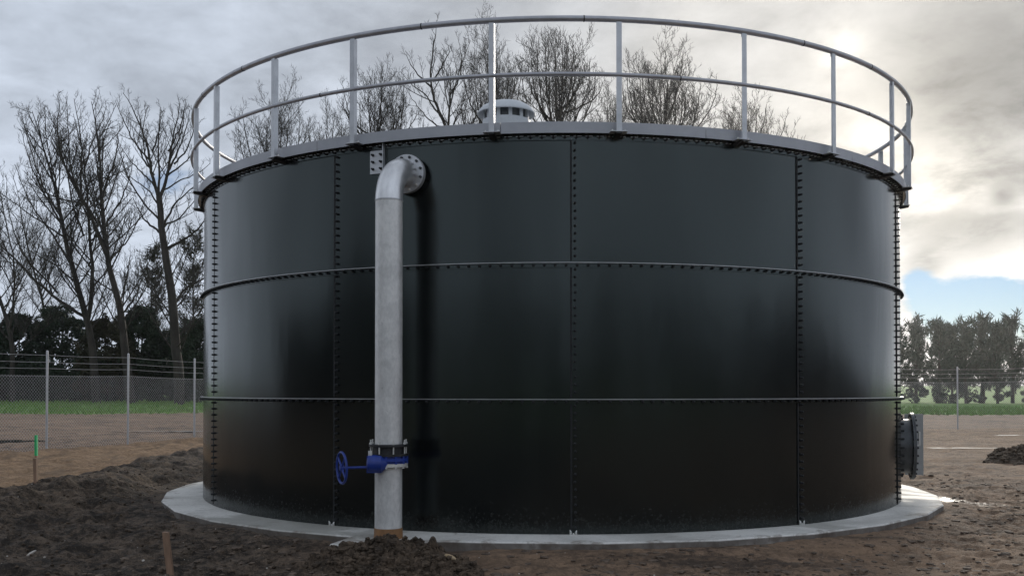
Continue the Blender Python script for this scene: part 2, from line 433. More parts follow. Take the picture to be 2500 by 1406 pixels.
# ------------------------------------------------------------------ ground sheet
TX, TY, TR, ZS = 0.548, 15.008, 5.074, 0.12      # tank axis, wall radius, slab top
def spaced(a, b, step): return list(np.arange(a, b, step))
def geo(a, b, s, g):
    out = [];
    x = a
    while x < b: out.append(x); s *= g; x += s
    out.append(b); return out
ys = sorted(set([-v for v in geo(.5, 400, .8, 1.25)] + spaced(-.4, 7.6, .5) + spaced(7.6, 13.5, .043) + geo(13.5, 900, .055, 1.014)[:-1] + [900.0, 2500.0]))
xs = sorted(set([-v for v in geo(7.4, 1500, .05, 1.05)] + spaced(-7.39, 7.0, .052) + geo(7.0, 1500, .045, 1.05)))
ys = np.array(ys); xs = np.array(xs)
GX, GY = np.meshgrid(xs, ys)
def fence_x(Y): return -11.95 + (Y - 24.9) * (1.98 / 5.6)
def ground_fields(X, Y):
    r = np.hypot(X - TX, Y - TY)
    near = 1 - sstep(np.hypot(X, Y - 12), 26, 60)
    wob = fbm(X * .5, Y * .5, 4, 3) - .5
    # berm of topsoil along the left of the slab
    cx = -6.75 + .5 * np.sin((Y - 12) * .35) * 0.6 + wob * .9
    berm = np.exp(-((X - cx) / np.where(X < cx, .62, 1.05)) ** 2) * sstep(Y, 9.5, 12.5) * (1 - sstep(Y, 21, 24)) * (.30 + .12 * wob)
    top = sstep(-X + wob * 1.6 - 1.9 + (11 - Y) * .25, -.8, 1.0) * (1 - sstep(-X + wob * .8, 7.3, 7.9)) * (1 - sstep(Y, 23, 26))
    bump_l = fbm(X * 1.3, Y * 1.3, 3, 11) - .5
    c1 = fbm(X * 4.2, Y * 4.2, 5, 21, .55) - .5
    c2 = np.abs(fbm(X * 9, Y * 9, 4, 31, .55) - .5)
    h = berm + bump_l * (.06 + .11 * top) * near + c1 * (.075 + .10 * top) * near + (.10 - c2) * (.11 + .05 * top) * near
    # wheel ruts on the right
    rut = np.sin((X * .30 + Y * 1.0 + wob * 2.5) * 2.2)
    h = h + rut * .022 * sstep(X, 3.5, 6.5) * near * sstep(Y, 9, 11)
    cl0 = sstep(-X, 6.9, 7.6) * sstep(Y, 6, 9) * (1 - sstep(Y, 40, 46))
    h = h + cl0 * (np.abs(fbm(X * 2.6 - Y * .9, Y * .5 + X * .15, 4, 91) - .5) * -.16 + (fbm(X * 5, Y * 5, 4, 93) - .5) * .07)
    h = h + cl0 * .13 * np.exp(-((X - fence_x(Y) - .5) / .45) ** 2) * (.4 + fbm(X * 1.2, Y * 1.2, 3, 95))
    # keep below slab around the tank
    lim = .085 - .02 * wob
    k = 1 - sstep(r, 5.75, 6.25)
    h = np.where(r < 6.25, h * (1 - k) + np.minimum(h * .35 + .05, lim) * k, h)
    pq = np.hypot((X - (TX - 1.80)) / 1.05, (Y - (TY - 5.62)) / .75); kp_ = 1 - sstep(pq, .62, 1.0)
    h = h * (1 - kp_) + np.minimum(h * .3, .03) * kp_
    inside = r < 5.5
    h = np.where(inside, np.minimum(h, -.02), h)
    # gentle lateral undulation far away and a low rise to the trees
    far = sstep(Y, 24, 60)
    h = h + far * (fbm(X * .06, Y * .06, 4, 51) - .5) * .35 + sstep(Y, 52, 80) * .45 * (1 - sstep(X, 5, 30))
    h = h + sstep(Y, 130, 420) * 3.2
    fx = fence_x(Y)
    clay = sstep(X, fx - .6, fx + 1.2) * sstep(-X + wob, 6.9, 7.5) * sstep(Y, 6, 9) * (1 - sstep(Y, 40, 46))
    clay = np.maximum(clay, .45 * sstep(X, 6.5, 10) * sstep(Y, 17, 22) * (1 - sstep(Y, 36, 42)) * fbm(X * .4, Y * .6, 4, 77) * 1.6)
    edge = 60 + (fbm(X * .12, X * .0 + 3.3, 3, 61) - .5) * 8
    grass = sstep(Y, edge - 4, edge + 4)
    grass = np.maximum(grass, sstep(-Y, 20, 30))
    # wet hollows
    wet = .28 + .45 * (fbm(X * .35, Y * .55, 4, 71) - .5) + .12 * sstep(X, 3, 6) * (1 - sstep(Y, 16, 20)) * near
    wet = wet + .2 * np.exp(-((X - 6.3) / .7) ** 2 - ((Y - 13.3) / .8) ** 2)
    wet = np.where(top > .5, wet - .12, wet)
    return h, np.clip(top, 0, 1), np.clip(clay, 0, 1), grass, np.clip(wet * (1 - grass), 0, 1)
H, A_top, A_clay, A_grass, A_wet = ground_fields(GX, GY)
nx, ny = len(xs), len(ys)
idx = np.arange(nx * ny).reshape(ny, nx)
F = np.stack([idx[:-1, :-1], idx[:-1, 1:], idx[1:, 1:], idx[1:, :-1]], -1).reshape(-1, 4)
ground = np_mesh('ground', np.stack([GX, GY, H], -1).reshape(-1, 3), F, M['ground'], smooth=True)
for nme, arr in (('topsoil', A_top), ('clay', A_clay), ('grass', A_grass), ('wet', A_wet)):
    at_ = ground.data.attributes.new(nme, 'FLOAT', 'POINT'); at_.data.foreach_set('value', arr.astype(np.float32).ravel())
tag(ground, kind='structure')
def gz(x, y):
    return float(ground_fields(np.array([float(x)]), np.array([float(y)]))[0][0])

# ------------------------------------------------------------------ concrete slab
def slab():
    RS = 5.61; out = []
    pad = [(R_(-22.4), 5.61), (R_(-21.8), 6.13), (R_(-13.6), 6.10), (R_(-13.2), 5.61)]
    n = 30; done = False
    angs = [2 * PI * (k + .3) / n - PI for k in range(n)]
    pts = []
    for a in angs:
        if R_(-22.4) <= a <= R_(-13.2): continue
        if a > R_(-13.2) and not done:
            pts += pad; done = True
        pts.append((a, RS + .012 * math.sin(a * 7)))
    poly = [(r * math.sin(a), -r * math.cos(a)) for a, r in pts]
    m = MB(); k = len(poly); B = .012
    def ring(z, off):
        res = []
        for (x, y) in poly:
            d = math.hypot(x, y); res.append((x * (d - off) / d, y * (d - off) / d, z))
        return res
    m.v = ring(-.30, 0) + ring(ZS - B, 0) + ring(ZS, B)
    for lev in range(2):
        for i in range(k):
            j = (i + 1) % k
            m.f.append((lev * k + i, lev * k + j, (lev + 1) * k + j, (lev + 1) * k + i))
    m.f.append(tuple(2 * k + i for i in range(k)))
    o = m.build('concrete_slab', M['concrete'], None, (TX - .02, TY, 0))
    tag(o, 'pale grey many-sided concrete slab under the round tank', 'slab')
slab()

# ------------------------------------------------------------------ the tank
tank = empty('water_tank', (TX, TY, ZS))
tag(tank, 'large round dark steel water tank of bolted panels', 'tank')
Z1, Z2, ZT = 1.381, 2.781, 4.16
SEAM0 = .6
def panel_mesh(z0, z1):
    th = .004; lap = R_(.75)
    def prof(s):
        ro = TR + .0075 * (1 - s) ; ri = ro - th
        return [(ri, z0), (ro, z0), (ro, z1), (ri, z1)]
    return MB().revolve(prof, 0, R_(30) + lap, 36).mesh('wall_panel', 30)
def strip_mesh(z0, z1):
    r = TR + .0072
    return MB().revolve([(r - .003, z0), (r + .003, z0), (r + .003, z1), (r - .003, z1)], R_(-.04), R_(.17), 2).mesh('sealant_strip')
rings = [(0.0, Z1), (Z1, Z2), (Z2, ZT)]
for lev, (z0, z1) in enumerate(rings):
    pm = panel_mesh(z0 + .001, z1 - .001); sm = strip_mesh(z0 + .02, z1 - .02)
    for k in range(12):
        a = R_(SEAM0 + 30 * k - 180)
        po = link_mesh('wall_panel', pm, M['tank'], tank, (0, 0, 0), a)
        if abs(SEAM0 + 30 * k - 180) < 75:
            link_mesh('sealant_strip', sm, M['sealant'], po, (0, 0, 0), 0)
# stiffening rings between the rows of panels
def girt(z, name='stiffening_ring'):
    r0 = TR + .009
    MB().revolve([(r0, z - .050), (r0 + .006, z - .050), (r0 + .006, z - .006), (r0, z - .006)], 0, 2 * PI, 200, closed=True).build(name, M['tank'], tank, smooth=30)
    MB().revolve([(r0 - .002, z - .005), (r0 + .036, z - .005), (r0 + .036, z + .003), (r0 - .002, z + .003)], 0, 2 * PI, 200, closed=True).build('ring_lip', M['girt'], tank, smooth=30)
girt(Z1); girt(Z2)
# bolts with dark caps
def bolt_mesh():
    m = MB(); n = 8
    prof = [(.0155, 0), (.0155, .005), (.012, .006), (.011, .034), (.005, .039)]
    vs = []; fs = []
    for r, d in prof:
        for k in range(n):
            a = 2 * PI * k / n; vs.append((r * math.cos(a), -d, r * math.sin(a)))
    for i in range(len(prof) - 1):
        for k in range(n): fs.append((i * n + k, i * n + (k + 1) % n, (i + 1) * n + (k + 1) % n, (i + 1) * n + k))
    fs.append(tuple((len(prof) - 1) * n + k for k in range(n)))
    return m.add(vs, fs).mesh('bolt', 50)
bm_ = bolt_mesh(); bm_.materials.append(M['cap'])
spots = []
random.seed(5)
for k in (-2, -1, 0, 1, 2):
    for z0, z1 in rings:
        nb = 17
        for i in range(nb):
            z = z0 + (z1 - z0) * (i + .9) / (nb + .75)
            spots.append((SEAM0 + 30 * k + .50, z, .0085, abs(k)))
for z in (Z1, Z2):
    th = -72.0; step = math.degrees(.112 / TR)
    while th < 74:
        spots.append((th, z - .026, .016, 1.5)); th += step
extra = []
spots.sort(key=lambda s: s[3])
for i, (th, z, off, pr) in enumerate(spots):
    a = R_(th + random.uniform(-.03, .03)); r = TR + off
    if i < 300:
        link_mesh('bolt', bm_, None, tank, (r * math.sin(a), -r * math.cos(a), z), a)
    else: extra.append((a, r, z))
def joined_bolts(name, lst):
    m = MB(); vs0 = [Vector(v.co) for v in bm_.vertices]; fs0 = [tuple(p.vertices) for p in bm_.polygons]
    for a, r, z in lst:
        Mx = Matrix.Translation((r * math.sin(a), -r * math.cos(a), z)) @ Matrix.Rotation(a, 4, 'Z')
        m.add([Mx @ v for v in vs0], fs0)
    return tag(m.build(name, M['cap'], tank), kind='stuff')
th = -88.0
while th < 88:
    extra.append((R_(th), TR + .012, ZT - .09)); th += math.degrees(.118 / TR)
joined_bolts('small_bolts', extra)
# top angle and roof edge fascia
m = MB().revolve([(TR + .010, ZT - .070), (TR + .010, ZT - .118), (TR + .016, ZT - .118), (TR + .016, ZT - .064), (TR + .078, ZT - .064), (TR + .078, ZT - .058), (TR + .010, ZT - .058)], 0, 2 * PI, 200, closed=True)
m.build('top_angle', M['tank'], tank, smooth=30)
RF = TR + .085
fm = MB().revolve([(RF, ZT - .062), (RF + .004, ZT - .062), (RF + .004, ZT + .052), (RF - .03, ZT + .054), (RF - .03, ZT + .050), (RF, ZT + .048)], R_(.03), R_(23.97), 28).mesh('fascia_panel', 30)
for k in range(15):
    link_mesh('fascia_panel', fm, M['fascia'], tank, (0, 0, 0), R_(-7.4 + 24 * k))
# pale dashes under the fascia, shaping the lit angle edge broken by bolt shade
for k in range(15):
    a0 = -7.4 + 24 * k
    if not (-80 < ((a0 + 180) % 360) - 180 < 75): continue
cm = MB()
rr = random.Random(3); th = -75
while th < 76:
    L = rr.uniform(.9, 1.25)
    cm.revolve([(TR + .014, ZT - .084), (TR + .040, ZT - .084), (TR + .040, ZT - .080), (TR + .014, ZT - .080)], R_(th), R_(th + L * .72), 2); th += math.degrees(.118 / TR)
tag(cm.build('lit_edge_dashes', M['galv'], tank), kind='stuff')
# roof: shallow cone with radial ribs
roof = MB().revolve([(RF - .03, ZT + .045), (4.0, ZT + .26), (2.2, ZT + .56), (.3, ZT + .80), (.0, ZT + .82)], 0, 2 * PI, 72, closed=True, prof_closed=False).build('roof', M['roof'], tank, smooth=30)
for k in range(24):
    a = 2 * PI * k / 24
    pts = [(r * math.sin(a), -r * math.cos(a), z) for r, z in ((RF - .05, ZT + .06), (4.0, ZT + .275), (2.2, ZT + .575), (.4, ZT + .80))]
    MB().tube(pts, .018, 5).build('roof_rib', M['roof'], roof)
# bracket plate by the pipe
def plate_on_wall():
    a0, a1 = R_(-24.0), R_(-22.05)
    r = TR + .012
    o = MB().revolve([(r, ZT - .375), (r + .006, ZT - .375), (r + .006, ZT - .128), (r, ZT - .128)], a0, a1, 4).build('bracket_plate', M['galv'], tank)
    MB().revolve([(r, ZT - .56), (r + .05, ZT - .56), (r + .05, ZT - .066), (r, ZT - .066)], R_(-22.02), R_(-21.95), 1).build('edge_angle', M['galv'], tank)
    MB().revolve([(r, ZT - .56), (r + .006, ZT - .56), (r + .006, ZT - .38), (r, ZT - .38)], R_(-22.42), R_(-22.05), 1).build('strap', M['galv'], tank)
    for th in (-23.55, -22.45):
        for z in (.175, .25, .325):
            a = R_(th); link_mesh('bolt', bm_, None, o, ((r + .007) * math.sin(a), -(r + .007) * math.cos(a), ZT - z), a)
plate_on_wall()
# white sealant lumps where seams meet the slab
for th in (-29.6, .9, 31.2):
    m = MB(); a = R_(th); r = TR + .012
    for q, (du, hh) in enumerate(((-.028, .05), (0, .018), (.026, .045))):
        c = Vector((r * math.sin(a) + du * math.cos(a), -r * math.cos(a) + du * math.sin(a), 0))
        m.tube([c, c + Vector((0, -.01, hh * .6)), c + Vector((du * .3, -.006, hh))], [.013, .011, .004], 6)
    m.build('sealant_lump', M['zinc'], tank)

# ------------------------------------------------------------------ guard rail
rail = empty('guard_rail', (TX, TY, ZS + 4.10))
tag(rail, 'grey steel two-bar guard rail ringing the tank top', 'guard rail')
RP = TR + .150
ZB = 4.098 - 4.10
def ringpts(r, z, n=160): return [(r * math.sin(2 * PI * k / n), -r * math.cos(2 * PI * k / n), z) for k in range(n)]
MB().tube(ringpts(RP + .005, ZB + 1.145, 192), .031, 10, closed=True).build('top_rail', M['rail'], rail, smooth=60)
MB().tube(ringpts(RP + .020, ZB + .575, 192), .022, 8, closed=True).build('mid_rail', M['rail'], rail, smooth=60)
for k_, (a_, zz0, rr0, rp0) in enumerate([(a, 1.145, .0318, .005) for a in (-16.5, 2.0, 30, 44, -45, -59)] + [(a, .575, .0228, .020) for a in (-30, 13, 43)]):
    ar = R_(a_); c = Vector(((RP + rp0) * math.sin(ar), -(RP + rp0) * math.cos(ar), ZB + zz0)); tv = Vector((math.cos(ar), math.sin(ar), 0))
    MB().cyl(c - tv * .006, c + tv * .006, rr0 + .001, n=12).build('rail_splice', M['sealant'], rail, smooth=40)
pa = [-65.3, -53.3, -38.2, -25.4, -8.3, 5.9, 21.1, 35.3, 51.0, 61.9]
a_ = 61.9 + 14.6
while a_ < 360 - 65.3 - 7: pa.append(a_); a_ += 14.6
pm_ = MB()
w, tt, hh = .056, .006, 1.115
pm_.box(w, tt, hh, c=(0, -.026, hh / 2 + .006)); pm_.box(tt, w - tt - .0006, hh, c=(w / 2 - tt / 2, .0023, hh / 2 + .006))
post_me = MB().add([(-.028, -.028, .006), (.028, -.028, .006), (.028, .028, .006), (.022, .028, .006), (.022, -.022, .006), (-.028, -.022, .006)] +
                   [(-.028, -.028, hh), (.028, -.028, hh), (.028, .028, hh), (.022, .028, hh), (.022, -.022, hh), (-.028, -.022, hh)],
                   [(0, 1, 7, 6), (1, 2, 8, 7), (2, 3, 9, 8), (3, 4, 10, 9), (4, 5, 11, 10), (5, 0, 6, 11), (0, 5, 4, 3, 2, 1), (6, 7, 8, 9, 10, 11)]).mesh('guard_post')
foot_me = MB().box(.175, .115, .007, c=(0, .018, .0)).mesh('foot_plate')
clip_me = MB().cyl((0, 0, hh - .01), (0, 0, 1.14), .012, n=8).box(.03, .02, .03, c=(.0, .0, hh - .012)).mesh('rail_clip')
brk_me = MB().add([(-.03, -.03, -.004), (.03, -.03, -.004), (.03, .135, -.004), (-.03, .135, -.004), (-.03, -.03, -.022), (.03, -.03, -.022), (.03, .135, -.05), (-.03, .135, -.05)],
                  [(0, 3, 2, 1), (4, 5, 6, 7), (0, 1, 5, 4), (1, 2, 6, 5), (2, 3, 7, 6), (3, 0, 4, 7)]).mesh('bracket')
nut_me = MB().cyl((0, 0, .003), (0, 0, .016), .011, n=6).cyl((0, 0, .015), (0, 0, .024), .006, n=6).mesh('nut')
for a in pa:
    ar = R_(a); c = (RP * math.sin(ar), -RP * math.cos(ar), ZB)
    po = link_mesh('guard_post', post_me, M['galv'], rail, c, ar)
    link_mesh('foot_plate', foot_me, M['galv'], po)
    link_mesh('bracket', brk_me, M['black'], po)
    link_mesh('rail_clip', clip_me, M['galv'], po)
    for sx in (-.065, .065): link_mesh('nut', nut_me, M['zinc'], po, (sx, .0, 0))

# ------------------------------------------------------------------ roof vent
vp = at(1236, 306, 13.6)
vent = empty('roof_vent', (vp.x, vp.y, ZS + ZT + .55))
tag(vent, 'white mushroom-capped round vent rising behind the rail', 'vent')
zb = vp.z - vent.location.z
MB().revolve([(0, zb - .5), (.335, zb - .5), (.335, zb + .055), (0, zb + .055)], 0, 2 * PI, 32, closed=True, prof_closed=False).build('neck', M['white'], vent, smooth=40)
MB().revolve([(.27, zb + .05), (.27, zb + .22)], 0, 2 * PI, 32, closed=True, prof_closed=False).build('screen', M['ventdark'], vent, smooth=40)
for k in range(12):
    a = 2 * PI * (k + .35) / 12
    Mx = Matrix.Rotation(a, 4, 'Z')
    MB().box(.05, .022, .17, Mx, (0, -.318, zb + .138)).build('mullion', M['white'], vent)
MB().revolve([(0, zb + .325), (.14, zb + .318), (.26, zb + .290), (.34, zb + .245), (.395, zb + .185), (.412, zb + .150), (.405, zb + .138), (.38, zb + .160), (.30, zb + .215), (0, zb + .22)], 0, 2 * PI, 40, closed=True, prof_closed=False).build('cap', M['white'], vent, smooth=50)

# ------------------------------------------------------------------ inlet pipe
PX, PY, PR = -1.235, 9.70, .1365
pipe = empty('inlet_pipe', (PX, PY, ZS))
tag(pipe, 'upright galvanised pipe with elbow, bolted to the tank front', 'pipe')
def pz(py, Y=PY): return at(949, py, Y).z - ZS
zE = pz(490); zv0 = pz(1136); zv1 = pz(1083)
MB().cyl((0, 0, .105), (0, 0, zv0), PR, n=48).build('lower_pipe', M['pipe'], pipe, smooth=40)
MB().cyl((0, 0, zv1 - .03), (0, 0, zE), PR, n=48).build('upper_pipe', M['pipe'], pipe, smooth=40)
MB().tube([(0, 0, 0), (0, 0, .07), (0, 0, .105)], [PR + .008, PR + .006, PR + .004], 40).build('base_wrap', M['wrap'], pipe, smooth=40)
nd = Vector((TX - PX, TY - PY, 0)); dist = nd.length - TR; nd.normalize()
ER = .355
el = [Vector((0, 0, zE))]; er = [PR + .003]
pts = []; N_ = 18
for i in range(N_ + 1):
    a = PI / 2 * i / N_
    pts.append(Vector((0, 0, zE)) + nd * (ER - ER * math.cos(a)) + Vector((0, 0, ER * math.sin(a))))
MB().tube(pts + [pts[-1] + nd * .04], [PR + .002] * (N_ + 2), 48, cap=False).build('elbow', M['elbow'], pipe, smooth=60)
MB().tube([(0, 0, zE - .006), (0, 0, zE + .006)], PR + .0055, 48).build('weld_seam', M['galv'], pipe, smooth=40)
fc = pts[-1] + nd * .04
MB().cyl(fc, fc + nd * .026, .2025, n=48).build('flange', M['galv'], pipe, smooth=40)
MB().cyl(fc + nd * .03, fc + nd * .056, .2025, n=48).build('flange', M['galv'], pipe, smooth=40)
MB().cyl(fc + nd * .056, fc + nd * (dist - ER - .03), PR, n=40).build('stub', M['pipe'], pipe, smooth=40)
side = nd.cross(Vector((0, 0, 1)))
for k in range(12):
    a = 2 * PI * (k + .5) / 12
    p = fc + (side * math.cos(a) + Vector((0, 0, 1)) * math.sin(a)) * .174
    MB().cyl(p - nd * .016, p + nd * .07, .015, n=6).cyl(p - nd * .028, p - nd * .014, .008, n=6).build('flange_bolt', M['zinc'] if k in (9, 10) else M['hatchsteel'], pipe)

# ------------------------------------------------------------------ valve
vz0, vz1 = zv0, zv1
valve = empty('butterfly_valve', (PX, PY, ZS + vz0))
tag(valve, 'blue handwheel valve set into the upright pipe', 'valve')
hv = vz1 - vz0
def zz(py): return pz(py) - vz0
MB().cyl((0, 0, zz(1137)), (0, 0, zz(1129.5)), .192, n=40).build('lower_flange', M['zinc'], valve, smooth=40)
MB().cyl((0, 0, zz(1129)), (0, 0, zz(1112)), .172, n=40).cyl((0, 0, zz(1124)), (0, 0, zz(1117)), .196, n=40).build('valve_body', M['blue'], valve, smooth=40)
MB().cyl((0, 0, zz(1111.5)), (0, 0, zz(1106)), .198, n=40).cyl((0, 0, zz(1106)), (0, 0, zz(1087)), .160, n=40).build('flange_adaptor', M['black'], valve, smooth=40)
MB().cyl((0, 0, zz(1089)), (0, 0, zz(1083)), .196, n=40).build('gland_ring', M['black'], valve, smooth=40)
for k in range(8):
    a = 2 * PI * (k + .5) / 8; x, y = .182 * math.cos(a), .182 * math.sin(a)
    MB().cyl((x, y, zz(1112)), (x, y, zz(1072)), .0075, n=8).cyl((x, y, zz(1083)), (x, y, zz(1079)), .015, n=6).build('stud', M['zinc'], valve)
for k in range(12):
    a = 2 * PI * k / 12; x, y = .180 * math.cos(a), .180 * math.sin(a)
    MB().cyl((x, y, zz(1141)), (x, y, zz(1136)), .014, n=6).build('nut', M['zinc'], valve)
    MB().cyl((x, y, zz(1130)), (x, y, zz(1111)), .017, n=8).build('lug', M['blue'], valve)
# gearbox on the left front, shaft and handwheel
g = Vector((-.128, -.165, zz(1128)))
gb = MB()
gb.tube([g + Vector((-.06, 0, 0)), g + Vector((-.045, 0, 0)), g + Vector((.075, 0, -.004)), g + Vector((.1, 0.02, 0))], [.055, .086, .088, .060], 14)
gb.box(.145, .11, .165, c=tuple(g + Vector((.012, .02, -.006))))
gb.box(.10, .12, .05, c=tuple(g + Vector((.10, .05, .03))))
gb.build('gearbox', M['blue'], valve, smooth=35)
MB().cyl(g + Vector((-.03, 0, .075)), g + Vector((-.03, 0, .125)), .022, n=10).build('position_indicator', M['zinc'], valve)
wd = Vector((-.88, -.47, -.02)).normalized()
s0 = g + Vector((-.05, -.01, -.035)); wc = s0 + Vector((-.255, -.02, -.005))
MB().cyl(s0, wc, .0125, n=10).build('shaft', M['blue'], valve, smooth=40)
u = wd.cross(Vector((0, 0, 1))).normalized(); w_ = u.cross(wd)
wh = MB(); RWH = .152
wh.tube([wc + (u * math.cos(2 * PI * k / 40) + w_ * math.sin(2 * PI * k / 40)) * RWH for k in range(40)], .0125, 8, closed=True)
hw = wh.build('handwheel', M['blue'], valve, smooth=60)
MB().cyl(wc - wd * .02, wc + wd * .02, .026, n=12).build('hub', M['blue'], hw)
for k in range(4):
    a = 2 * PI * k / 4 + .75
    MB().cyl(wc, wc + (u * math.cos(a) + w_ * math.sin(a)) * RWH, .011, .009, n=8).build('spoke', M['blue'], hw, smooth=40)

# ------------------------------------------------------------------ access hatch on the right side
def hatch():
    th = R_(74.0)
    p = Vector((TX + TR * math.sin(th), TY - TR * math.cos(th), at(2225, 1088, 13.6).z))
    e = empty('access_hatch', (p.x, p.y, p.z), th)
    tag(e, 'round flanged access hatch with grey cover plate on tank side', 'hatch')
    # local -Y points outward
    MB().cyl((0, .02, 0), (0, -.155, 0), .375, n=48, cap=False).cyl((0, .02, 0), (0, -.155, 0), .365, n=48, cap=False).build('neck', M['hatchsteel'], e, smooth=40)
    MB().cyl((0, -.15, 0), (0, -.170, 0), .465, n=48).build('flange', M['hatchsteel'], e, smooth=40)
    MB().cyl((0, -.174, 0), (0, -.190, 0), .465, n=48).build('cover', M['hatchsteel'], e, smooth=40)
    for k in range(24):
        a = 2 * PI * k / 24
        q = (.425 * math.cos(a), .425 * math.sin(a))
        MB().cyl((q[0], -.14, q[1]), (q[0], -.215, q[1]), .014, n=6).build('bolt', M['cap'], e)
    for k in range(22):
        a = 2 * PI * k / 22
        q = (.42 * math.cos(a), .42 * math.sin(a))
        yy = TR - math.sqrt(TR ** 2 - q[0] ** 2)
        MB().cyl((q[0], yy, q[1]), (q[0], yy - .05, q[1]), .016, n=6).build('wall_bolt', M['cap'], e)
    MB().box(.012, .25, .88, c=(.475, -.255, .0)).build('side_plate', M['plate'], e)
    for sz in (-.25, .25): MB().cyl((.41, -.178, sz), (.475, -.19, sz), .02, n=8).build('hinge', M['hatchsteel'], e)
    MB().tube([(-.10, -.20, .20), (-.10, -.26, .20), (-.10, -.26, .02), (-.10, -.20, .02)], .013, 6).build('lifting_handle', M['zinc'], e)
hatch()

# ------------------------------------------------------------------ fences
def fence_run(name, label, p0, p1, n_post, first_off=0.0, mesh_from=0):
    p0 = Vector(p0); p1 = Vector(p1); d = (p1 - p0); L = d.length; d.normalize()
    root = empty(name, (p0.x, p0.y, 0)); tag(root, label, 'fence')
    ang = math.atan2(d.y, d.x)
    pm = MB().cyl((0, 0, -.3), (0, 0, 2.56), .030, n=10).tube([(0, 0, 2.56), (0, 0, 2.585)], [.032, .012], 10).mesh('post', 40)
    sp = L / (n_post - 1); hs = []
    for k in range(n_post):
        q = d * (sp * k); g_ = gz(p0.x + q.x, p0.y + q.y); hs.append(g_)
        link_mesh('post', pm, M['galv'], root, (q.x, q.y, g_))
    # barbed and straining wires, slightly sagging between posts
    off = Vector((-d.y, d.x, 0)) * -.036
    for z in (2.46, 2.28, 2.12, 1.93):
        pts = []
        for k in range(n_post - 1):
            for s in range(4):
                f = s / 4; q = d * (sp * (k + f)); pts.append(q + off + Vector((0, 0, hs[k] * (1 - f) + hs[k + 1] * f + z - .018 * 4 * f * (1 - f))))
        q = d * L; pts.append(q + off + Vector((0, 0, hs[-1] + z)))
        MB().tube(pts, .0042, 4, cap=False).build('wire', M['fencewire'], root)
    # chain link: diagonal wires, one net per bay
    Hn = 1.92; cell = .09
    for k in range(n_post - 1):
        V = []; Fc = []
        for sgn in (1, -1):
            c = -Hn
            while c < sp:
                # line x = c + t (t = height), clipped to bay
                t0 = max(0, -c); t1 = min(Hn, sp - c)
                if t1 > t0:
                    xa, xb = c + t0, c + t1
                    if sgn < 0: xa, xb = sp - xa, sp - xb
                    za, zb_ = t0 + .02, t1 + .02
                    r = .0021
                    o = len(V)
                    for (x, z) in ((xa, za), (xb, zb_)):
                        f = x / sp; g_ = hs[k] * (1 - f) + hs[k + 1] * f
                        q = d * (sp * k + x) + off
                        V += [(q.x - d.x * r, q.y - d.y * r, z + g_ + sgn * r), (q.x + d.x * r, q.y + d.y * r, z + g_ - sgn * r), (q.x - d.y * r, q.y + d.x * r, z + g_)]
                    Fc += [(o, o + 1, o + 4, o + 3), (o + 1, o + 2, o + 5, o + 4), (o + 2, o, o + 3, o + 5)]
                c += cell
        tag(np_mesh('chain_link_net', np.array(V), np.array(Fc), M['fencewire'], root), kind='stuff')
fdir = Vector((1.98, 5.6, 0)).normalized()
fA = Vector((-11.95, 24.9, 0)) - fdir * 2.95 * 1
fB = fA + fdir * 2.95 * 6
fence_run('chain_link_fence', 'chain link fence with bare wires above, left of the tank', fA, fB, 7)
fC = Vector((21.3 + 3 * 2, 39.8, 0))
fence_run('chain_link_fence', 'distant chain link fence right of the tank, before the pines', Vector((18.3 - 3 * 8, 39.8, 0)), fC, 12)

# ------------------------------------------------------------------ bare trees
class TubeSet:
    def __init__(self): self.V = []; self.F = []; self.n = 0
    def add(self, P, r, k): self.batch(np.asarray(P, float)[None], np.asarray(r, float)[None], k)
    def batch(self, P, r, k):
        """P (B, m, 3) centre lines, r (B, m) radii"""
        B, m = P.shape[:2]
        if not B: return
        T = np.empty_like(P); T[:, 1:-1] = P[:, 2:] - P[:, :-2]; T[:, 0] = P[:, 1] - P[:, 0]; T[:, -1] = P[:, -1] - P[:, -2]
        T /= (np.linalg.norm(T, axis=2)[..., None] + 1e-9)
        ref = np.array([0.31, .95, .05])
        U = ref - T * (T @ ref)[..., None]; U /= (np.linalg.norm(U, axis=2)[..., None] + 1e-9)
        W = np.cross(T, U)
        a = np.arange(k) * 2 * PI / k
        ring = P[:, :, None, :] + (U[:, :, None, :] * np.cos(a)[:, None] + W[:, :, None, :] * np.sin(a)[:, None]) * r[:, :, None, None]
        self.V.append(ring.reshape(-1, 3))
        i = np.arange(m - 1)[:, None] * k; j = np.arange(k)[None, :]; j2 = (j + 1) % k
        f = np.stack([i + j, i + j2, i + k + j2, i + k + j], -1).reshape(1, -1, 4)
        f = f + (np.arange(B) * m * k)[:, None, None] + self.n
        self.F.append(f.reshape(-1, 4)); self.n += B * m * k
    def arrays(self): return np.concatenate(self.V), np.concatenate(self.F)

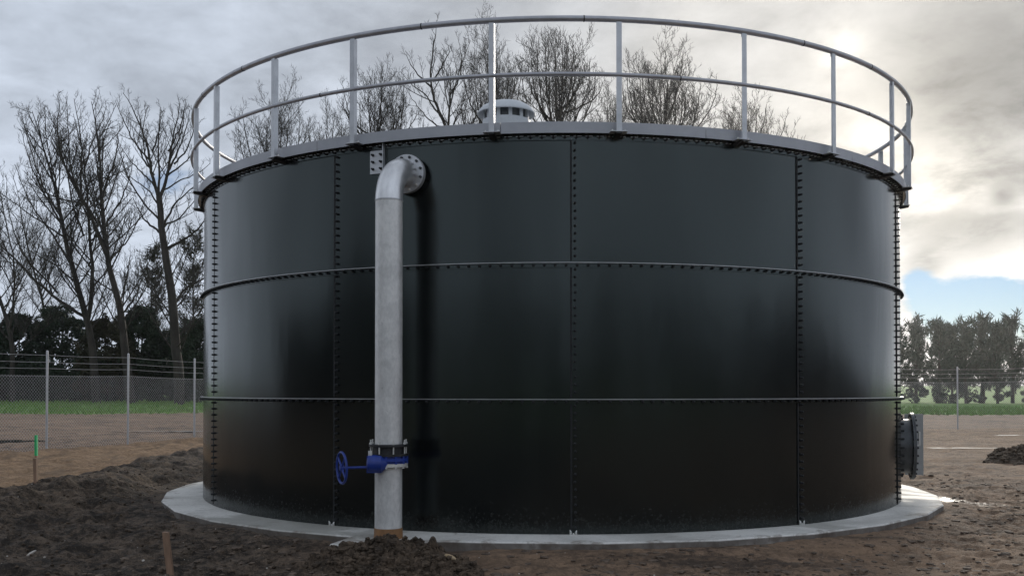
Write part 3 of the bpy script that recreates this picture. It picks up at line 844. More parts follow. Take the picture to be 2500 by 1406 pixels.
def unit(v): return v / (np.linalg.norm(v, axis=-1, keepdims=True) + 1e-9)
def curves(p, d, L, n, rng, wig, up):
    pts = [p]; st = (L / n)[:, None]
    for i in range(n):
        d = unit(d + rng.normal(size=d.shape) * wig + np.array([0, 0, up])); p = p + d * st; pts.append(p)
    return np.stack(pts, 1)
def curve(p, d, L, n, rng, wig, up): return curves(p[None], d[None], np.array([L]), n, rng, wig, up)[0]
def resample(P, n):
    P = np.asarray(P, float); s = np.r_[0, np.cumsum(np.linalg.norm(np.diff(P, axis=0), axis=1))]
    t = np.linspace(0, s[-1], n); Q = np.stack([np.interp(t, s, P[:, i]) for i in range(3)], 1)
    for _ in range(2): Q[1:-1] = .25 * Q[:-2] + .5 * Q[1:-1] + .25 * Q[2:]
    return Q
SPEC = dict(start=(.22, .18, .12, .10), dens=(1.3, 2.5, 3.4, 3.0), ang=(26, 54), len=((.28, .50), (.38, .62), (.36, .60), (.35, .6)), cap=(5.5, 2.5, 1.2, .62), wig=(.045, .06, .075, .08), up=(.06, .07, .07, .06), npt=(6, 4, 3, 1), sides=(5, 4, 3, 3))
def spawn(P, rad, lev, rng, sp, t0=None):
    """side branches of a batch of centre lines, all at once"""
    B, m = P.shape[:2]; L = np.linalg.norm(np.diff(P, axis=1), axis=2).sum(1)
    t0 = sp['start'][lev] if t0 is None else t0
    cnt = np.maximum(2, (L * (1 - t0) * sp['dens'][lev] + rng.uniform(0, 1, B)).astype(int))
    bi = np.repeat(np.arange(B), cnt); k = np.arange(len(bi)) - np.repeat(np.cumsum(cnt) - cnt, cnt)
    f = t0 + (1 - t0) * (k + rng.uniform(.05, .95, len(bi))) / cnt[bi]
    x = f * (m - 1); i = np.minimum(x.astype(int), m - 2); fr = (x - i)[:, None]
    p = P[bi, i] * (1 - fr) + P[bi, i + 1] * fr; d = unit(P[bi, i + 1] - P[bi, i])
    q = rng.normal(size=d.shape); q -= d * (q * d).sum(1)[:, None]; q = unit(q)
    flip = (q[:, 2] < 0) & (rng.uniform(size=len(q)) < .55); q[flip] *= -1
    ang = np.radians(rng.uniform(*sp['ang'], len(bi)))[:, None]
    nd_ = unit(d * np.cos(ang) + q * np.sin(ang))
    Lc = np.clip(L[bi] * rng.uniform(*sp['len'][lev], len(bi)) * (1 - (sp.get('tip', .86) if lev == 0 else .6) * f), .28, sp['cap'][lev])
    rc = np.clip(np.minimum(rad[bi, i] * .62, .009 + Lc * .0115) * sp.get('thin', 1.0), .0115, None)
    n = sp['npt'][lev]
    C = curves(p, nd_, Lc, n, rng, sp['wig'][lev], sp['up'][lev])
    return C, rc[:, None] * np.linspace(1, .38, n + 1)[None, :]
def bare_tree(label, limbs, Y, seed, dens=1.0, group='bare trees', spec=None, dz=3.0, r_scale=.55):
    """limbs: list of (outline polyline, base radius, end radius); first is the trunk"""
    rng = np.random.default_rng(seed); sp = dict(SPEC); sp.update(spec or {})
    sp['dens'] = tuple(q * dens for q in sp['dens'])
    b = at(limbs[0][0][0][0], limbs[0][0][0][1], Y); base = np.array([b.x, Y, gz(b.x, Y)])
    root = empty('bare_tree', tuple(base)); tag(root, label, 'tree', group)
    ts = TubeSet(); tw = TubeSet(); L1 = []; R1 = []
    for li, (px, ra, rb) in enumerate(limbs):
        pts = [np.array(at(x, y, Y)) - base for x, y in px]
        Ld = rng.uniform(-1, 1) * dz; n = len(pts)
        for i, p in enumerate(pts):
            f = i / max(1, n - 1)
            p[1] += (0 if i == 0 else rng.normal() * .15) if li == 0 else Ld * f ** 1.2
        if li == 0: pts[0][2] = -.3
        P_ = resample(pts, 16); P_[1:-1] += rng.normal(size=(14, 3)) * .03
        rad = np.linspace(ra, rb, 16) * r_scale; rad = np.maximum(rad, .018)
        ts.add(P_, rad, 8)
        C, rc = spawn(P_[None], rad[None], 0, rng, sp, sp.get('trunk0', .45) if li == 0 else None)
        L1.append(C); R1.append(rc)
    C = np.concatenate(L1); rc = np.concatenate(R1)
    for lev in (0, 1, 2, 3):
        (ts if lev == 0 else tw).batch(C, rc, sp['sides'][lev])
        if lev < 3: C, rc = spawn(C, rc, lev + 1, rng, sp)
    V, F_ = ts.arrays(); np_mesh('trunk', V, F_, M['bark'], root, smooth=True)
    V, F_ = tw.arrays(); np_mesh('crown', V, F_, M['twig'], root)
    global TWIGS; TWIGS += len(F_) * 2
    return root
TWIGS = 0
AS = dict(tip=.72, dens=(1.7, 3.1, 4.2, 3.0), ang=(26, 58), len=((.32, .58), (.40, .66), (.36, .60), (.35, .6)), cap=(4.6, 2.3, 1.1, .6), thin=.82)
def auto_tree(label, cx, top, fork_y, halfw, Y, seed, nl=9, lean=0, base_y=975, **kw):
    """a vase-shaped crown whose limbs spread from around the fork"""
    r = random.Random(seed); top += 30; H_ = fork_y - top
    limbs = [([(cx - lean, base_y), (cx - lean * .6 + r.uniform(-5, 5), (base_y + fork_y) / 2), (cx + r.uniform(-5, 5), fork_y), (cx + r.uniform(-10, 10), fork_y - H_ * .45), (cx + r.uniform(-14, 14), top + H_ * .16)], .48, .03)]
    for k in range(nl):
        s = -1 if k % 2 else 1
        y0 = fork_y + H_ * r.uniform(-.10, .75); fr = (k // 2 + r.uniform(.4, 1.0)) / ((nl + 1) // 2); fr = min(1, fr)
        sp = halfw * fr * s; topk = top + H_ * (.02 + .55 * fr ** 2.2 + r.uniform(0, .10)); dy = y0 - topk
        limbs.append(([(cx + r.uniform(-3, 3), y0), (cx + sp * .46, y0 - dy * .20), (cx + sp * .80, y0 - dy * .46), (cx + sp * .97, y0 - dy * .74), (cx + sp, topk)], .15, .03))
    return bare_tree(label, limbs, Y, seed, spec=AS, **kw)

GL = 'tall bare trees left of the tank'
LS = dict(trunk0=.2, dens=(1.6, 2.7, 3.6, 3.3), ang=(28, 58), cap=(5.0, 2.3, 1.15, .62), len=((.30, .55), (.38, .62), (.36, .60), (.35, .6)))
# left group
bare_tree('bare tree leaning left, nearest the frame edge beyond the fence', [
    ([(30, 985), (28, 880), (22, 790), (-2, 720), (-40, 600), (-70, 480)], .42, .06),
    ([(24, 800), (40, 720), (45, 620), (30, 520), (20, 420)], .18, .03),
    ([(0, 725), (-30, 640), (-20, 560), (-10, 480)], .15, .03), ([(10, 750), (50, 690), (70, 640), (75, 590)], .12, .03)], 80, 11, group=GL, spec=LS)
bare_tree('forked bare tree with a long limb stretching left over the hedge', [
    ([(236, 985), (228, 880), (212, 772), (190, 706), (172, 647), (156, 560), (140, 468), (120, 400), (96, 320), (76, 270)], .62, .04),
    ([(212, 775), (160, 742), (110, 700), (60, 640), (5, 585), (-50, 540)], .26, .04),
    ([(140, 715), (110, 680), (82, 660), (40, 600), (10, 520), (5, 440)], .16, .03),
    ([(215, 780), (216, 735), (224, 703), (216, 642), (204, 577), (195, 480), (185, 380), (150, 260)], .32, .03),
    ([(146, 500), (138, 430), (130, 360), (135, 280)], .15, .03),
    ([(224, 703), (258, 662), (272, 610), (280, 560)], .14, .03),
    ([(170, 640), (120, 560), (70, 500), (30, 400)], .17, .03),
    ([(156, 560), (110, 480), (72, 410), (40, 310)], .16, .03),
    ([(150, 530), (112, 470), (88, 380), (62, 275)], .15, .03),
    ([(204, 577), (170, 480), (160, 390), (120, 285)], .15, .03),
    ([(160, 580), (100, 540), (50, 500), (0, 460)], .14, .03),
    ([(185, 690), (130, 640), (90, 620), (30, 590)], .13, .03),
    ([(216, 650), (245, 600), (260, 540), (262, 480)], .13, .03)], 78, 12, group=GL, spec=LS)
bare_tree('tallest bare tree left of the tank, slanting left from its base', [
    ([(322, 985), (312, 880), (298, 764), (280, 715), (262, 648), (252, 560), (244, 470), (246, 400), (238, 320), (222, 248)], .66, .04),
    ([(258, 620), (233, 538), (198, 471), (172, 412), (163, 335), (180, 262)], .28, .03),
    ([(198, 475), (206, 420), (215, 340), (210, 260)], .15, .03),
    ([(246, 500), (264, 440), (290, 385), (300, 310)], .18, .03),
    ([(246, 440), (285, 420), (310, 390)], .1, .03),
    ([(206, 420), (222, 360), (250, 310), (268, 265)], .13, .03),
    ([(298, 764), (330, 735), (350, 700), (375, 660)], .16, .03),
    ([(235, 540), (215, 500), (190, 430), (196, 340), (205, 275)], .15, .03),
    ([(246, 470), (232, 400), (236, 340), (250, 280)], .15, .03),
    ([(250, 560), (290, 500), (318, 440), (330, 380)], .15, .03),
    ([(262, 640), (310, 590), (340, 530), (350, 480)], .14, .03),
    ([(190, 460), (150, 400), (120, 330), (110, 260)], .14, .03)], 76, 13, group=GL, spec=LS)
bare_tree('bare tree with thick dark trunk close beside the tank', [
    ([(438, 985), (434, 880), (426, 764), (420, 677), (402, 618), (393, 560), (388, 480)], .74, .40),
    ([(388, 490), (376, 427), (373, 360), (350, 290), (330, 250)], .26, .03),
    ([(388, 490), (408, 421), (411, 354), (420, 290), (425, 240)], .26, .03),
    ([(408, 421), (440, 380), (470, 330), (490, 290)], .16, .03),
    ([(376, 427), (340, 380), (312, 330), (295, 290)], .16, .03),
    ([(395, 560), (430, 500), (470, 470), (510, 440)], .18, .03),
    ([(404, 610), (450, 590), (500, 560), (530, 520)], .24, .04),
    ([(396, 570), (350, 540), (320, 500), (300, 470)], .18, .03),
    ([(388, 500), (370, 470), (330, 440), (300, 420)], .13, .03),
    ([(424, 740), (450, 700), (490, 670), (540, 640)], .18, .04),
    ([(388, 500), (390, 430), (388, 350), (396, 265)], .2, .03),
    ([(376, 440), (350, 370), (345, 310), (360, 255)], .14, .03),
    ([(408, 430), (445, 410), (480, 390), (505, 370)], .14, .03),
    ([(411, 370), (440, 320), (455, 280), (462, 250)], .13, .03),
    ([(392, 540), (355, 500), (325, 440), (305, 360)], .16, .03),
    ([(393, 555), (440, 540), (480, 510), (510, 490)], .15, .03),
    ([(372, 400), (332, 350), (318, 300), (312, 268)], .13, .03),
    ([(373, 370), (385, 320), (382, 280), (378, 258)], .12, .03),
    ([(410, 400), (430, 350), (445, 300), (440, 262)], .13, .03),
    ([(425, 400), (465, 370), (490, 330), (500, 300)], .13, .03),
    ([(384, 460), (345, 420), (310, 385), (290, 350)], .14, .03),
    ([(395, 470), (440, 440), (485, 425), (515, 400)], .13, .03)], 74, 14, group=GL, spec=LS)
bare_tree('thin bare tree standing back between the two leaning ones', [
    ([(130, 985), (126, 860), (117, 773), (99, 712), (82, 660), (60, 580), (50, 500), (30, 430)], .34, .03),
    ([(99, 712), (140, 640), (150, 560), (160, 480)], .12, .03),
    ([(82, 660), (40, 610), (0, 570)], .12, .03)], 92, 15, group=GL, spec=LS)
# behind the tank
GB = 'bare trees rising behind the tank'
auto_tree('lowest fan of bare branches above the tank left rim', 668, 215, 430, 112, 84, 21, nl=10, group=GB)
auto_tree('bare tree behind the rail, left of the tallest crowns', 925, 155, 350, 112, 76, 22, nl=12, lean=-20, group=GB)
auto_tree('faint small bare tree low behind the rail post', 805, 255, 420, 60, 96, 29, nl=8, group=GB, dens=.9)
bare_tree('tall open bare tree with forked stem left of the vent', [
    ([(1100, 975), (1096, 700), (1094, 400), (1090, 300), (1097, 245), (1108, 190), (1135, 140), (1148, 100)], .46, .03),
    ([(1088, 310), (1060, 250), (1050, 190), (1062, 130), (1070, 66)], .22, .025),
    ([(1055, 215), (1030, 190), (1000, 150), (985, 110)], .13, .02),
    ([(1075, 285), (1040, 230), (1000, 200), (975, 170)], .13, .02),
    ([(1058, 200), (1080, 150), (1095, 115), (1090, 88)], .13, .02),
    ([(1100, 230), (1120, 200), (1128, 150), (1120, 90)], .13, .02),
    ([(1094, 330), (1050, 300), (1020, 270), (1000, 240)], .12, .02)], 72, 23, group=GB, dens=1.0)
auto_tree('bare tree crown directly above the white vent', 1205, 70, 300, 92, 82, 24, nl=10, group=GB)
auto_tree('densest rounded bare crown, right of the vent', 1362, 68, 285, 108, 70, 25, nl=15, group=GB, dens=1.0)
auto_tree('small faint bare tree between the two dense crowns', 1498, 195, 400, 38, 98, 26, nl=7, group=GB, dens=.9)
auto_tree('broad dome-shaped bare tree behind the right rail', 1622, 118, 315, 118, 74, 27, nl=16, group=GB, dens=1.0)
auto_tree('rightmost low bare tree fanning above the tank rim', 1832, 236, 395, 112, 84, 28, nl=13, lean=10, group=GB)

# ------------------------------------------------------------------ evergreens
def leaf_cloud(centers, radii, per, size, rng, flat=.75):
    """random leaf quads inside spherical clumps"""
    C = np.repeat(centers, per, axis=0); Rr = np.repeat(radii, per)
    d = rng.normal(size=C.shape); d /= np.linalg.norm(d, axis=1)[:, None]
    P_ = C + d * (Rr * rng.uniform(.35, 1.0, len(C)) ** .6)[:, None] * np.array([1, 1, flat])
    a = rng.normal(size=P_.shape); a /= np.linalg.norm(a, axis=1)[:, None]
    b = np.cross(a, rng.normal(size=P_.shape)); b /= np.linalg.norm(b, axis=1)[:, None]
    s = rng.uniform(.6, 1.3, len(P_))[:, None] * size
    V = np.stack([P_ - a * s, P_ + b * s * .45, P_ + a * s, P_ - b * s * .45], 1).reshape(-1, 3)
    F_ = np.arange(len(V)).reshape(-1, 4)
    return V, F_
def evergreen(label, cx, top, base, halfw, Y, seed, mat, group, n=90, per=110, spiky=0.0, size=.16):
    rng = np.random.default_rng(seed)
    b = at(cx, base, Y); z0 = gz(b.x, Y); root = empty('evergreen_tree', (b.x, Y, z0)); tag(root, label, 'tree', group)
    Ht = at(cx, top, Y).z - z0; Wd = halfw * Y / FPX
    MB().tube([(0, 0, -.2), (.05, 0, Ht * .4), (0, .05, Ht * .85)], [.16, .11, .03], 7).build('trunk', M['bark'], root, smooth=60)
    t = rng.uniform(0.02, 1, n) ** .85
    prof = np.sqrt(np.clip(1 - (np.clip(t - .3, 0, 1) / .72) ** 2, 0.02, 1)) if not spiky else np.clip(1.05 - t, .05, 1) ** .8
    ph = rng.uniform(0, 2 * PI, n); rr_ = np.sqrt(rng.uniform(.15, 1, n)) * prof * Wd
    C = np.stack([rr_ * np.cos(ph), rr_ * np.sin(ph), t * Ht * .93 + .15], 1)
    rad = rng.uniform(.45, .85, n) * (Wd * .36 if not spiky else Wd * .30)
    V, F_ = leaf_cloud(C, rad, per, size, rng)
    # upright shoots along the top outline
    ns = 26; k = rng.choice(n, ns)
    SV, SF = leaf_cloud(C[k] + np.array([0, 0, .5]) * rad[k][:, None] * 1.6, rad[k] * .35, 26, size, rng, flat=2.2)
    V2 = np.concatenate([V, SV]); F2 = np.concatenate([F_, SF + len(V)])
    np_mesh('crown', V2, F2, mat, root)
GE = 'dark evergreens in the hedge beyond the left fence'
ev = [(-60, 800, 90, 'dark evergreen at the far left frame edge'), (45, 765, 62, 'round dark evergreen left of the forked bare trunk'), (150, 742, 70, 'taller round dark evergreen between the leaning bare trunks'),
      (262, 775, 62, 'brownish evergreen behind the slanting trunk'), (345, 745, 55, 'dark evergreen left of the thick trunk'), (420, 800, 60, 'low dark evergreen around the thick trunk base'),
      (500, 770, 70, 'dark evergreen half hidden by the tank left wall')]
for i, (cx, tp, hw_, lb) in enumerate(ev):
    evergreen(lb, cx, tp, 972, hw_ * 1.15, 82 + (i % 3) * 2.5, 40 + i, M['leafbrown'] if i == 3 else M['leafdark'], GE, n=110, per=120)
# low dark undergrowth of the hedge
rng = np.random.default_rng(77)
n = 760; X = rng.uniform(-52, -14, n); Yh = 84 + rng.uniform(-2.5, 2.5, n)
C = np.stack([X, Yh, .45 + rng.uniform(.1, 3.8, n)], 1)
V, F_ = leaf_cloud(C, rng.uniform(.5, .9, n), 80, .17, rng)
tag(np_mesh('hedge_undergrowth', V, F_, M['leafdark']), 'dark tangled undergrowth along the foot of the left hedge', 'undergrowth', kind='stuff')

def pine(label, cx, top, base, halfw, Y, seed, group, mat, bare=.18, nb=60, per=40, size=.30, vis_trunk=.13):
    """loose conifer: visible stem, ascending boughs carrying needle sprays"""
    rng = np.random.default_rng(seed)
    b = at(cx, base, Y); z0 = gz(b.x, Y); root = empty('pine_tree', (b.x, Y, z0)); tag(root, label, 'tree', group)
    Ht = at(cx, top, Y).z - z0; Wd = halfw * Y / FPX
    ts = TubeSet()
    tr = np.array([[0, 0, -.2], [rng.normal() * .1, 0, Ht * .35], [rng.normal() * .2, 0, Ht * .7], [rng.normal() * .1, 0, Ht * .93]])
    T_ = resample(tr, 12); ts.add(T_, np.linspace(vis_trunk, .02, 12), 7)
    t = bare + (1 - bare) * (np.arange(nb) + rng.uniform(0, 1, nb)) / nb * .96
    L = Wd * np.clip(1.35 - t * .95, .30, 1.0) * rng.uniform(.35, 1.35, nb) * (.7 + .5 * np.sin(t * 19 + seed) ** 2)
    ph = rng.uniform(0, 2 * PI, nb); up = rng.uniform(.1, .6, nb) + t * .7
    d = unit(np.stack([np.cos(ph), np.sin(ph), up], 1))
    p0 = np.stack([np.interp(t * 11 / .98, np.arange(12), T_[:, i]) for i in range(3)], 1)
    C_ = curves(p0, d, L, 6, rng, .12, .05)
    ts.batch(C_, np.linspace(.035, .010, 7)[None].repeat(nb, 0), 4)
    # needle sprays: long thin blades leaning along the bough
    q = np.repeat(np.arange(nb), per); f = rng.uniform(.25, 1.0, len(q)) * 5.99; i = f.astype(int); fr = (f - i)[:, None]
    P_ = C_[q, i] * (1 - fr) + C_[q, i + 1] * fr + rng.normal(size=(len(q), 3)) * .13 * Wd / 1.9
    D_ = unit(unit(C_[q, i + 1] - C_[q, i]) * .8 + rng.normal(size=P_.shape) * .55 + np.array([0, 0, .25]))
    S_ = unit(np.cross(D_, rng.normal(size=P_.shape))); ln = rng.uniform(.6, 1.4, len(q))[:, None] * size
    V = np.stack([P_ - D_ * ln, P_ + S_ * ln * .12, P_ + D_ * ln, P_ - S_ * ln * .12], 1).reshape(-1, 3)
    np_mesh('crown', V, np.arange(len(V)).reshape(-1, 4), mat, root)
    V, F_ = ts.arrays(); np_mesh('trunk', V, F_, M['bark'], root, smooth=True)
pine('shaggy dark pine behind the thick bare trunk', 372, 575, 975, 84, 88, 61, 'pines behind the bare trees', M['leafbrown'], bare=.2, nb=64, per=60, size=.27)
pine('shaggy dark pine at the tank left edge', 476, 540, 975, 90, 90, 62, 'pines behind the bare trees', M['leafbrown'], bare=.08, nb=80, per=64, size=.27)
GP = 'row of loose pines right of the tank'
pl = [(2190, 786, 62, 'pine mostly hidden behind the tank right wall'), (2236, 780, 62, 'leftmost clear pine of the right row, beside the tank wall'), (2290, 780, 56, 'second clear pine from the tank in the right row'), (2326, 788, 52, 'pine just left of the distant fence post'),
      (2360, 782, 54, 'pine just right of the distant fence post'), (2398, 768, 60, 'tall pine in the middle of the right row'), (2436, 786, 54, 'shorter pine left of the broad one at the edge'),
      (2472, 766, 62, 'broad dark pine near the right frame edge'), (2535, 778, 60, 'pine cut by the right frame edge')]
for i, (cx, tp, hw_, lb) in enumerate(pl):
    pine(lb, cx, tp, 985, hw_, 112 + (i % 2) * 4, 80 + i, GP, M['leafpine'], bare=.17, nb=60, per=38, size=.50, vis_trunk=.17 + .07 * (i % 3))

rng = np.random.default_rng(78)
n = 70; X = rng.uniform(36, 66, n); Yh = 114 + rng.uniform(-4, 5, n)
C = np.stack([X, Yh, rng.uniform(.2, 1.0, n) ** 1.5 * 1.6], 1)
V, F_ = leaf_cloud(C, rng.uniform(.3, .7, n), 60, .2, rng)
tag(np_mesh('scrub', V, F_, M['leafpine']), 'low scrub under the right row of pines', 'scrub', kind='stuff')
# ------------------------------------------------------------------ shelterbelt behind the viewer (seen in the tank's gloss)
def shelterbelt(name, label, p0, p1, h0, h1, seed, n=700, taper=0.0):
    rng = np.random.default_rng(seed); f = rng.uniform(0, 1, n)[:, None]
    C = np.array(p0) * (1 - f) + np.array(p1) * f + rng.normal(size=(n, 2)) * 1.2
    top = (h0 + (h1 - h0) * fbm(f[:, 0] * 14, f[:, 0] * 0, 3, seed)) * (1 - taper * sstep(f[:, 0], .40, 1.0))
    C = np.column_stack([C, rng.uniform(0, 1, n) * top])
    V, F_ = leaf_cloud(C, rng.uniform(1.1, 2.0, n), 36, .55, rng)
    tag(np_mesh(name, V, F_, M['leafdark']), label, 'hedge', kind='stuff')
shelterbelt('shelterbelt_hedge', 'dark hedge behind the viewer, mirrored low in the tank wall', (-70, -62), (85, -58), 7, 13, 99)
shelterbelt('shelterbelt_hedge', 'dark hedge off to the right, mirrored in the tank', (85, -58), (80, 44), 6, 12, 97, 700, .85)
shelterbelt('shelterbelt_hedge', 'tall dark hedge off to the left, mirrored in the tank', (-70, -62), (-62, 12), 8, 16, 98, 900, .55)

# ------------------------------------------------------------------ grass strip in front of the trees
rng = np.random.default_rng(31)
n = 26000
X = rng.uniform(-48, 62, n); Yg = 57 + rng.uniform(0, 1, n) ** 1.3 * 26
keep = (np.abs(X / Yg) < .58) & ((X < -8) | (X > 18))
X, Yg = X[keep], Yg[keep]
hh_, _, _, gg, _ = ground_fields(X, Yg)
kp = gg > rng.uniform(.15, .75, len(X)); X, Yg, hh_ = X[kp], Yg[kp], hh_[kp]
a = rng.uniform(0, PI, len(X)); wv = np.stack([np.cos(a), np.sin(a), 0 * a], 1) * rng.uniform(.05, .12, len(X))[:, None]
tip = np.stack([rng.normal(size=len(X)) * .05, rng.normal(size=len(X)) * .05, rng.uniform(.10, .30, len(X))], 1)
B = np.stack([X, Yg, hh_ - .02], 1)
V = np.stack([B - wv, B + wv, B + tip], 1).reshape(-1, 3)
tag(np_mesh('grass', V, np.arange(len(V)).reshape(-1, 3), M['grassblade']), 'green rough grass strip beyond the fences', 'grass', kind='stuff')

# ------------------------------------------------------------------ puddles
def puddle(px, py, wpx, depth, seed, name='puddle', mat='water'):
    Y = None
    p = at(px, py, 10); k = (EYE - .0) / (EYE - p.z) ; Y = 10 * k; p = at(px, py, Y)
    W = wpx / FPX * Y / 2; r = random.Random(seed); n = 40; m = MB(); pts = []
    for i in range(n):
        a = 2 * PI * i / n; q = 1 + .22 * math.sin(3 * a + seed) + .14 * math.sin(7 * a + seed * 2) + r.uniform(-.06, .06)
        pts.append((W * q * math.cos(a), depth / 2 * q * math.sin(a), 0))
    zz_ = max(gz(p.x + x * .6, Y + y * .6) for x, y, _ in pts[::5]) * .5 + gz(p.x, Y) * .5 + .006
    m.add(pts, [tuple(range(n))])
    o = m.build(name, M[mat], None, (p.x, Y, zz_)); tag(o, kind='structure')
puddle(25, 1078, 150, 1.6, 1)
puddle(2350, 1096, 190, .30, 2, mat='palewater')
puddle(2470, 1062, 90, .5, 3, mat='palewater')
puddle(420, 1052, 220, .5, 5, mat='palewater')

def rock_mesh(seed, sx=1, sy=1, sz=1, sub=2, amp=.22):
    import bmesh
    bm = bmesh.new(); bmesh.ops.create_icosphere(bm, subdivisions=sub, radius=1)
    r = random.Random(seed); k = [(Vector((r.gauss(0, 1), r.gauss(0, 1), r.gauss(0, 1))).normalized(), r.uniform(-amp, amp)) for _ in range(10)]
    for v in bm.verts:
        d = v.co.normalized(); s = 1 + sum(a * max(0, d.dot(q)) ** 3 for q, a in k)
        v.co = Vector((d.x * s * sx, d.y * s * sy, d.z * s * sz))
    me = bpy.data.meshes.new('rock'); bm.to_mesh(me); bm.free(); return me
# ------------------------------------------------------------------ soil heaps
def heap(label, cx, cy, rx, ry, h, seed, n=110, rough=.10, peaks=()):
    u = np.linspace(-1, 1, n); UX, UY = np.meshgrid(u, u)
    rr_ = np.hypot(UX, UY); wob = fbm(UX * 1.7 + seed, UY * 1.7, 4, seed) - .5
    base = np.clip(1 - (rr_ + wob * .55), 0, 1)
    Z = base ** .85 * h
    for (ax, ay, s, ph) in peaks: Z = Z + ph * np.exp(-((UX - ax) ** 2 + (UY - ay) ** 2) / s ** 2) * (base > 0)
    X = cx + UX * rx; Y = cy + UY * ry
    c = fbm(X * 6, Y * 6, 5, seed + 5, .6) - .5; c2 = np.abs(fbm(X * 14, Y * 14, 3, seed + 9, .6) - .5)
    Z = Z + (c * rough * 1.6 + (.12 - c2) * rough * 1.3) * sstep(base, 0, .25)
    G = ground_fields(X, Y)[0]
    Z = np.where(base > .001, G + Z, G - .05)
    i = np.arange(n * n).reshape(n, n); F_ = np.stack([i[:-1, :-1], i[:-1, 1:], i[1:, 1:], i[1:, :-1]], -1).reshape(-1, 4)
    V = np.stack([X - cx, Y - cy, Z], -1).reshape(-1, 3)
    keepf = (base.ravel()[F_] > .0).any(1)
    o = np_mesh('soil_heap', V, F_[keepf], M['heap'], None, (cx, cy, 0), smooth=False)
    tag(o, label, 'heap', 'heaps of dug soil')
    rg = np.random.default_rng(seed); okv = np.argwhere(base > .06); k = okv[rg.integers(0, len(okv), 1500)]
    rm = [rock_mesh(500 + q, 1, 1, .8, 1, .45) for q in range(4)]; bv = [np.array([v.co[:] for v in q.vertices]) for q in rm]; bf = np.array([p.vertices[:] for p in rm[0].polygons])
    Vs = []; Fs = []; sc_ = .008 + .030 * rg.uniform(0, 1, len(k)) ** 3.2
    if rx > 1.2: sc_ = sc_ * 1.8
    for q, (iy, ix) in enumerate(k):
        aa = rg.uniform(0, 6.28); B_ = bv[q % 4]; c_, s_ = math.cos(aa), math.sin(aa)
        Vs.append(np.stack([(B_[:, 0] * c_ - B_[:, 1] * s_) * sc_[q] + X[iy, ix] - cx + rg.uniform(-.006, .006), (B_[:, 0] * s_ + B_[:, 1] * c_) * sc_[q] + Y[iy, ix] - cy, B_[:, 2] * sc_[q] + Z[iy, ix] + sc_[q] * .25], 1)); Fs.append(bf + q * len(B_))
    tag(np_mesh('clods', np.concatenate(Vs), np.concatenate(Fs), M['heap'], o), kind='stuff')
    return lambda x, y: float(Z[int(np.clip(round((y - cy + ry) / (2 * ry) * (n - 1)), 0, n - 1)), int(np.clip(round((x - cx + rx) / (2 * rx) * (n - 1)), 0, n - 1))])
heap_z = heap('heap of dark crumbly soil in front of the pipe', -1.10, 8.66, .86, .57, .255, 7, n=170, rough=.12, peaks=((.34, .15, .16, .07), (-.05, .2, .12, .03), (.12, .3, .08, -.03)))
heap('dark soil heap at the right edge beyond the hatch', 12.3, 21.2, 1.9, 1.4, .72, 9, n=90, rough=.12)

# ------------------------------------------------------------------ clods, stones and litter
def stone(name, label, px, py, Y, s, mat, cat, seed, shape=(1, 1, .8), rot=(0, 0, 0), sub=3, on_heap=False):
    p = at(px, py, Y); p.z = (max(heap_z(p.x, Y), gz(p.x, Y)) if on_heap else gz(p.x, Y)) + s * shape[2] * .6; me = rock_mesh(seed, s * shape[0], s * shape[1], s * shape[2], sub); me.shade_smooth()
    o = link_mesh(name, me, mat, None, p); o.rotation_euler = rot; tag(o, label, cat); return o
stone('stone', 'round tan stone left of the soil heap', 805, 1359, 8.82, .050, M['stone'], 'stone', 1, (1, 1, .95), (0, 0, 0), 3, True)
stone('stone', 'reddish tan rock on the right flank of the soil heap', 1100, 1343, 8.62, .045, M['stone'], 'stone', 2, (1.25, .9, .6), (0, .5, .3), 3, True)
stone('soil_clod', 'upright dark clod standing on top of the soil heap', 1056, 1308, 8.72, .045, M['heap'], 'clod', 3, (.85, .8, 1.35), (0, .1, 0), 2, True)
stone('broken_chip', 'pale curved chip at the left of the soil heap', 876, 1343, 8.70, .026, M['pale'], 'chip', 4, (1.4, .7, .8), (0, -.6, 0), 2, True)
stone('litter_scrap', 'pale pinkish scrap lying on dark soil at lower left', 75, 1326, 9.55, .04, M['pale'], 'litter', 5, (1.6, .6, .35), (0, -.6, .2), 2)
stone('pebble', 'small white pebble left of the foreground peg', 350, 1358, 8.9, .015, M['pale'], 'pebble', 6)
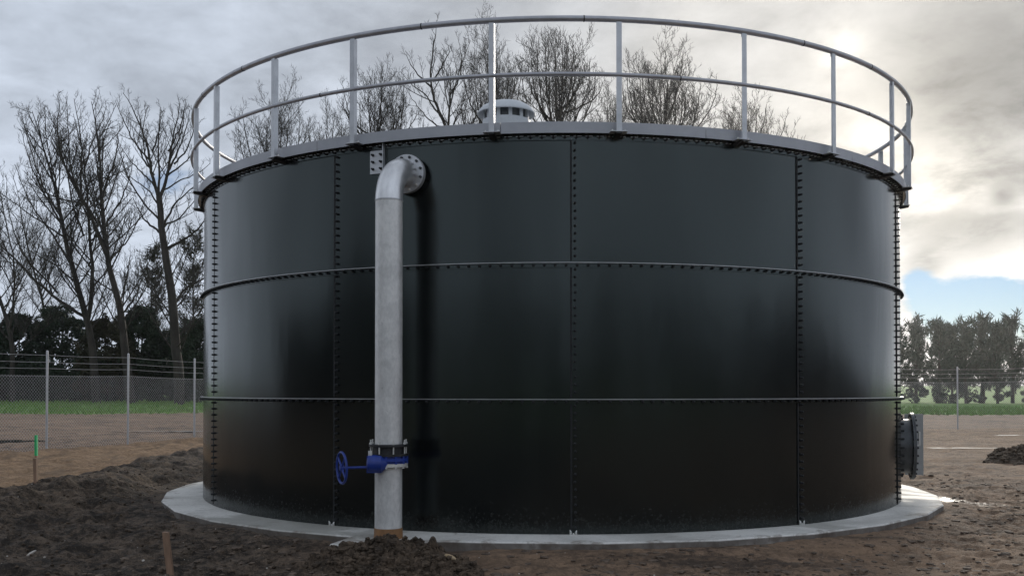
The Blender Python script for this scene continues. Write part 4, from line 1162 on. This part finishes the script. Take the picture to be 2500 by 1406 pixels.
# loose crumbs scattered over the soil (uncountable)
rng = np.random.default_rng(8)
def crumbs(name, n, xr, yr, smin, smax, mat, seed, w=None):
    base = [rock_mesh(seed + i, 1, 1, .32 if seed == 400 else .7, 1, .4) for i in range(4)]
    bv = [np.array([v.co[:] for v in m.vertices]) for m in base]; bf = np.array([p.vertices[:] for p in base[0].polygons])
    X = rng.uniform(*xr, n); Y = rng.uniform(0, 1, n) ** 1.4 * (yr[1] - yr[0]) + yr[0]
    h, top, clay, gr_, wt_ = ground_fields(X, Y)
    keep = np.hypot(X - TX, Y - TY) > 5.72
    keep &= rng.uniform(size=n) < (.04 + .96 * top if w is None else w)
    keep &= ~((np.hypot(X - TX, Y - TY) < 6.3) & (X > -2.1) & (X < -.5))
    X, Y, h = X[keep], Y[keep], h[keep]; s = smin + (smax - smin) * rng.uniform(0, 1, len(X)) ** 3
    Vs = []; Fs = []; nb = len(bv[0])
    a = rng.uniform(0, 2 * PI, len(X))
    for i in range(len(X)):
        b = bv[i % 4]; c, q = math.cos(a[i]), math.sin(a[i])
        Vs.append(np.stack([(b[:, 0] * c - b[:, 1] * q) * s[i] + X[i], (b[:, 0] * q + b[:, 1] * c) * s[i] + Y[i], b[:, 2] * s[i] + h[i] + s[i] * .02], 1))
        Fs.append(bf + i * nb)
    return np_mesh(name, np.concatenate(Vs), np.concatenate(Fs), mat)
tag(crumbs('soil_crumbs', 14000, (-7.5, 7), (8.0, 17), .005, .026, M['heap'], 200), 'dark crumbs of soil strewn over the muddy ground', 'soil', kind='stuff')
mc = crumbs('mud_clods', 9000, (-4, 9), (8.0, 18), .008, .05, M['mudclod'], 400, .8)
tag(mc, 'flattened brown clods trodden into the mud', 'mud', kind='stuff')
tag(crumbs('gravel_flecks', 700, (-7.5, 8), (8.0, 16), .004, .012, M['pale'], 300, .6), 'pale specks of gravel in the muddy ground', 'gravel', kind='stuff')

# ------------------------------------------------------------------ marker pegs
def peg(label, px_top, px_base, Y, w, seed, painted=0.0):
    t = at(*px_top, Y); b = at(*px_base, Y); g_ = gz(b.x, Y)
    root = empty('marker_peg', (b.x, Y, g_)); tag(root, label, 'peg', 'wooden marker pegs')
    top = Vector(t) - Vector((b.x, Y, g_)); bot = Vector((0, 0, -.08)); r = random.Random(seed)
    def seg(f0, f1, ww, name, mat):
        m = MB(); vs = []
        for f in (f0, (f0 + f1) / 2, f1):
            c = bot + (top - bot) * f
            for sx, sy in ((-1, -1), (1, -1), (1, 1), (-1, 1)):
                vs.append((c.x + sx * ww / 2 + r.uniform(-.002, .002), c.y + sy * ww / 2 + r.uniform(-.002, .002), c.z + (r.uniform(-.004, .006) if f == 1 else 0)))
        fs = [(0, 3, 2, 1), (8, 9, 10, 11)]
        for L in (0, 4):
            for k in range(4): fs.append((L + k, L + (k + 1) % 4, L + 4 + (k + 1) % 4, L + 4 + k))
        return m.add(vs, fs).build(name, mat, root)
    if painted:
        seg(0, 1 - painted, w, 'shaft', M['timber']); seg(1 - painted, 1, w + .004, 'painted_top', M['green'])
    else: seg(0, 1, w, 'shaft', M['timber'])
peg('wooden peg with bright green painted top near the left fence', (88, 1062), (89, 1108), 22.6, .05, 1, .72)
peg('short brown wooden peg on the berm below the green one', (86, 1118), (88, 1166), 13.6, .045, 2)
peg('weathered brown wooden peg in the left foreground', (404, 1298), (419, 1398), 8.35, .046, 3)

def haze():
    m = bpy.data.materials.new('haze'); m.use_nodes = True; t = NT(m.node_tree); m.node_tree.nodes.clear()
    v = t.node('ShaderNodeVolumePrincipled'); v.inputs['Color'].default_value = (.93, .95, .97, 1)
    v.inputs['Density'].default_value = HAZE; v.inputs['Anisotropy'].default_value = .8
    o = t.node('ShaderNodeOutputMaterial'); t.link(v.outputs[0], o.inputs['Volume'])
    x = 1560; ob = MB().box(2 * x, 3000, 33, c=(0, 1060, 15.0)).build('haze', m)
    tag(ob, kind='stuff')
HAZE = .0002
haze()
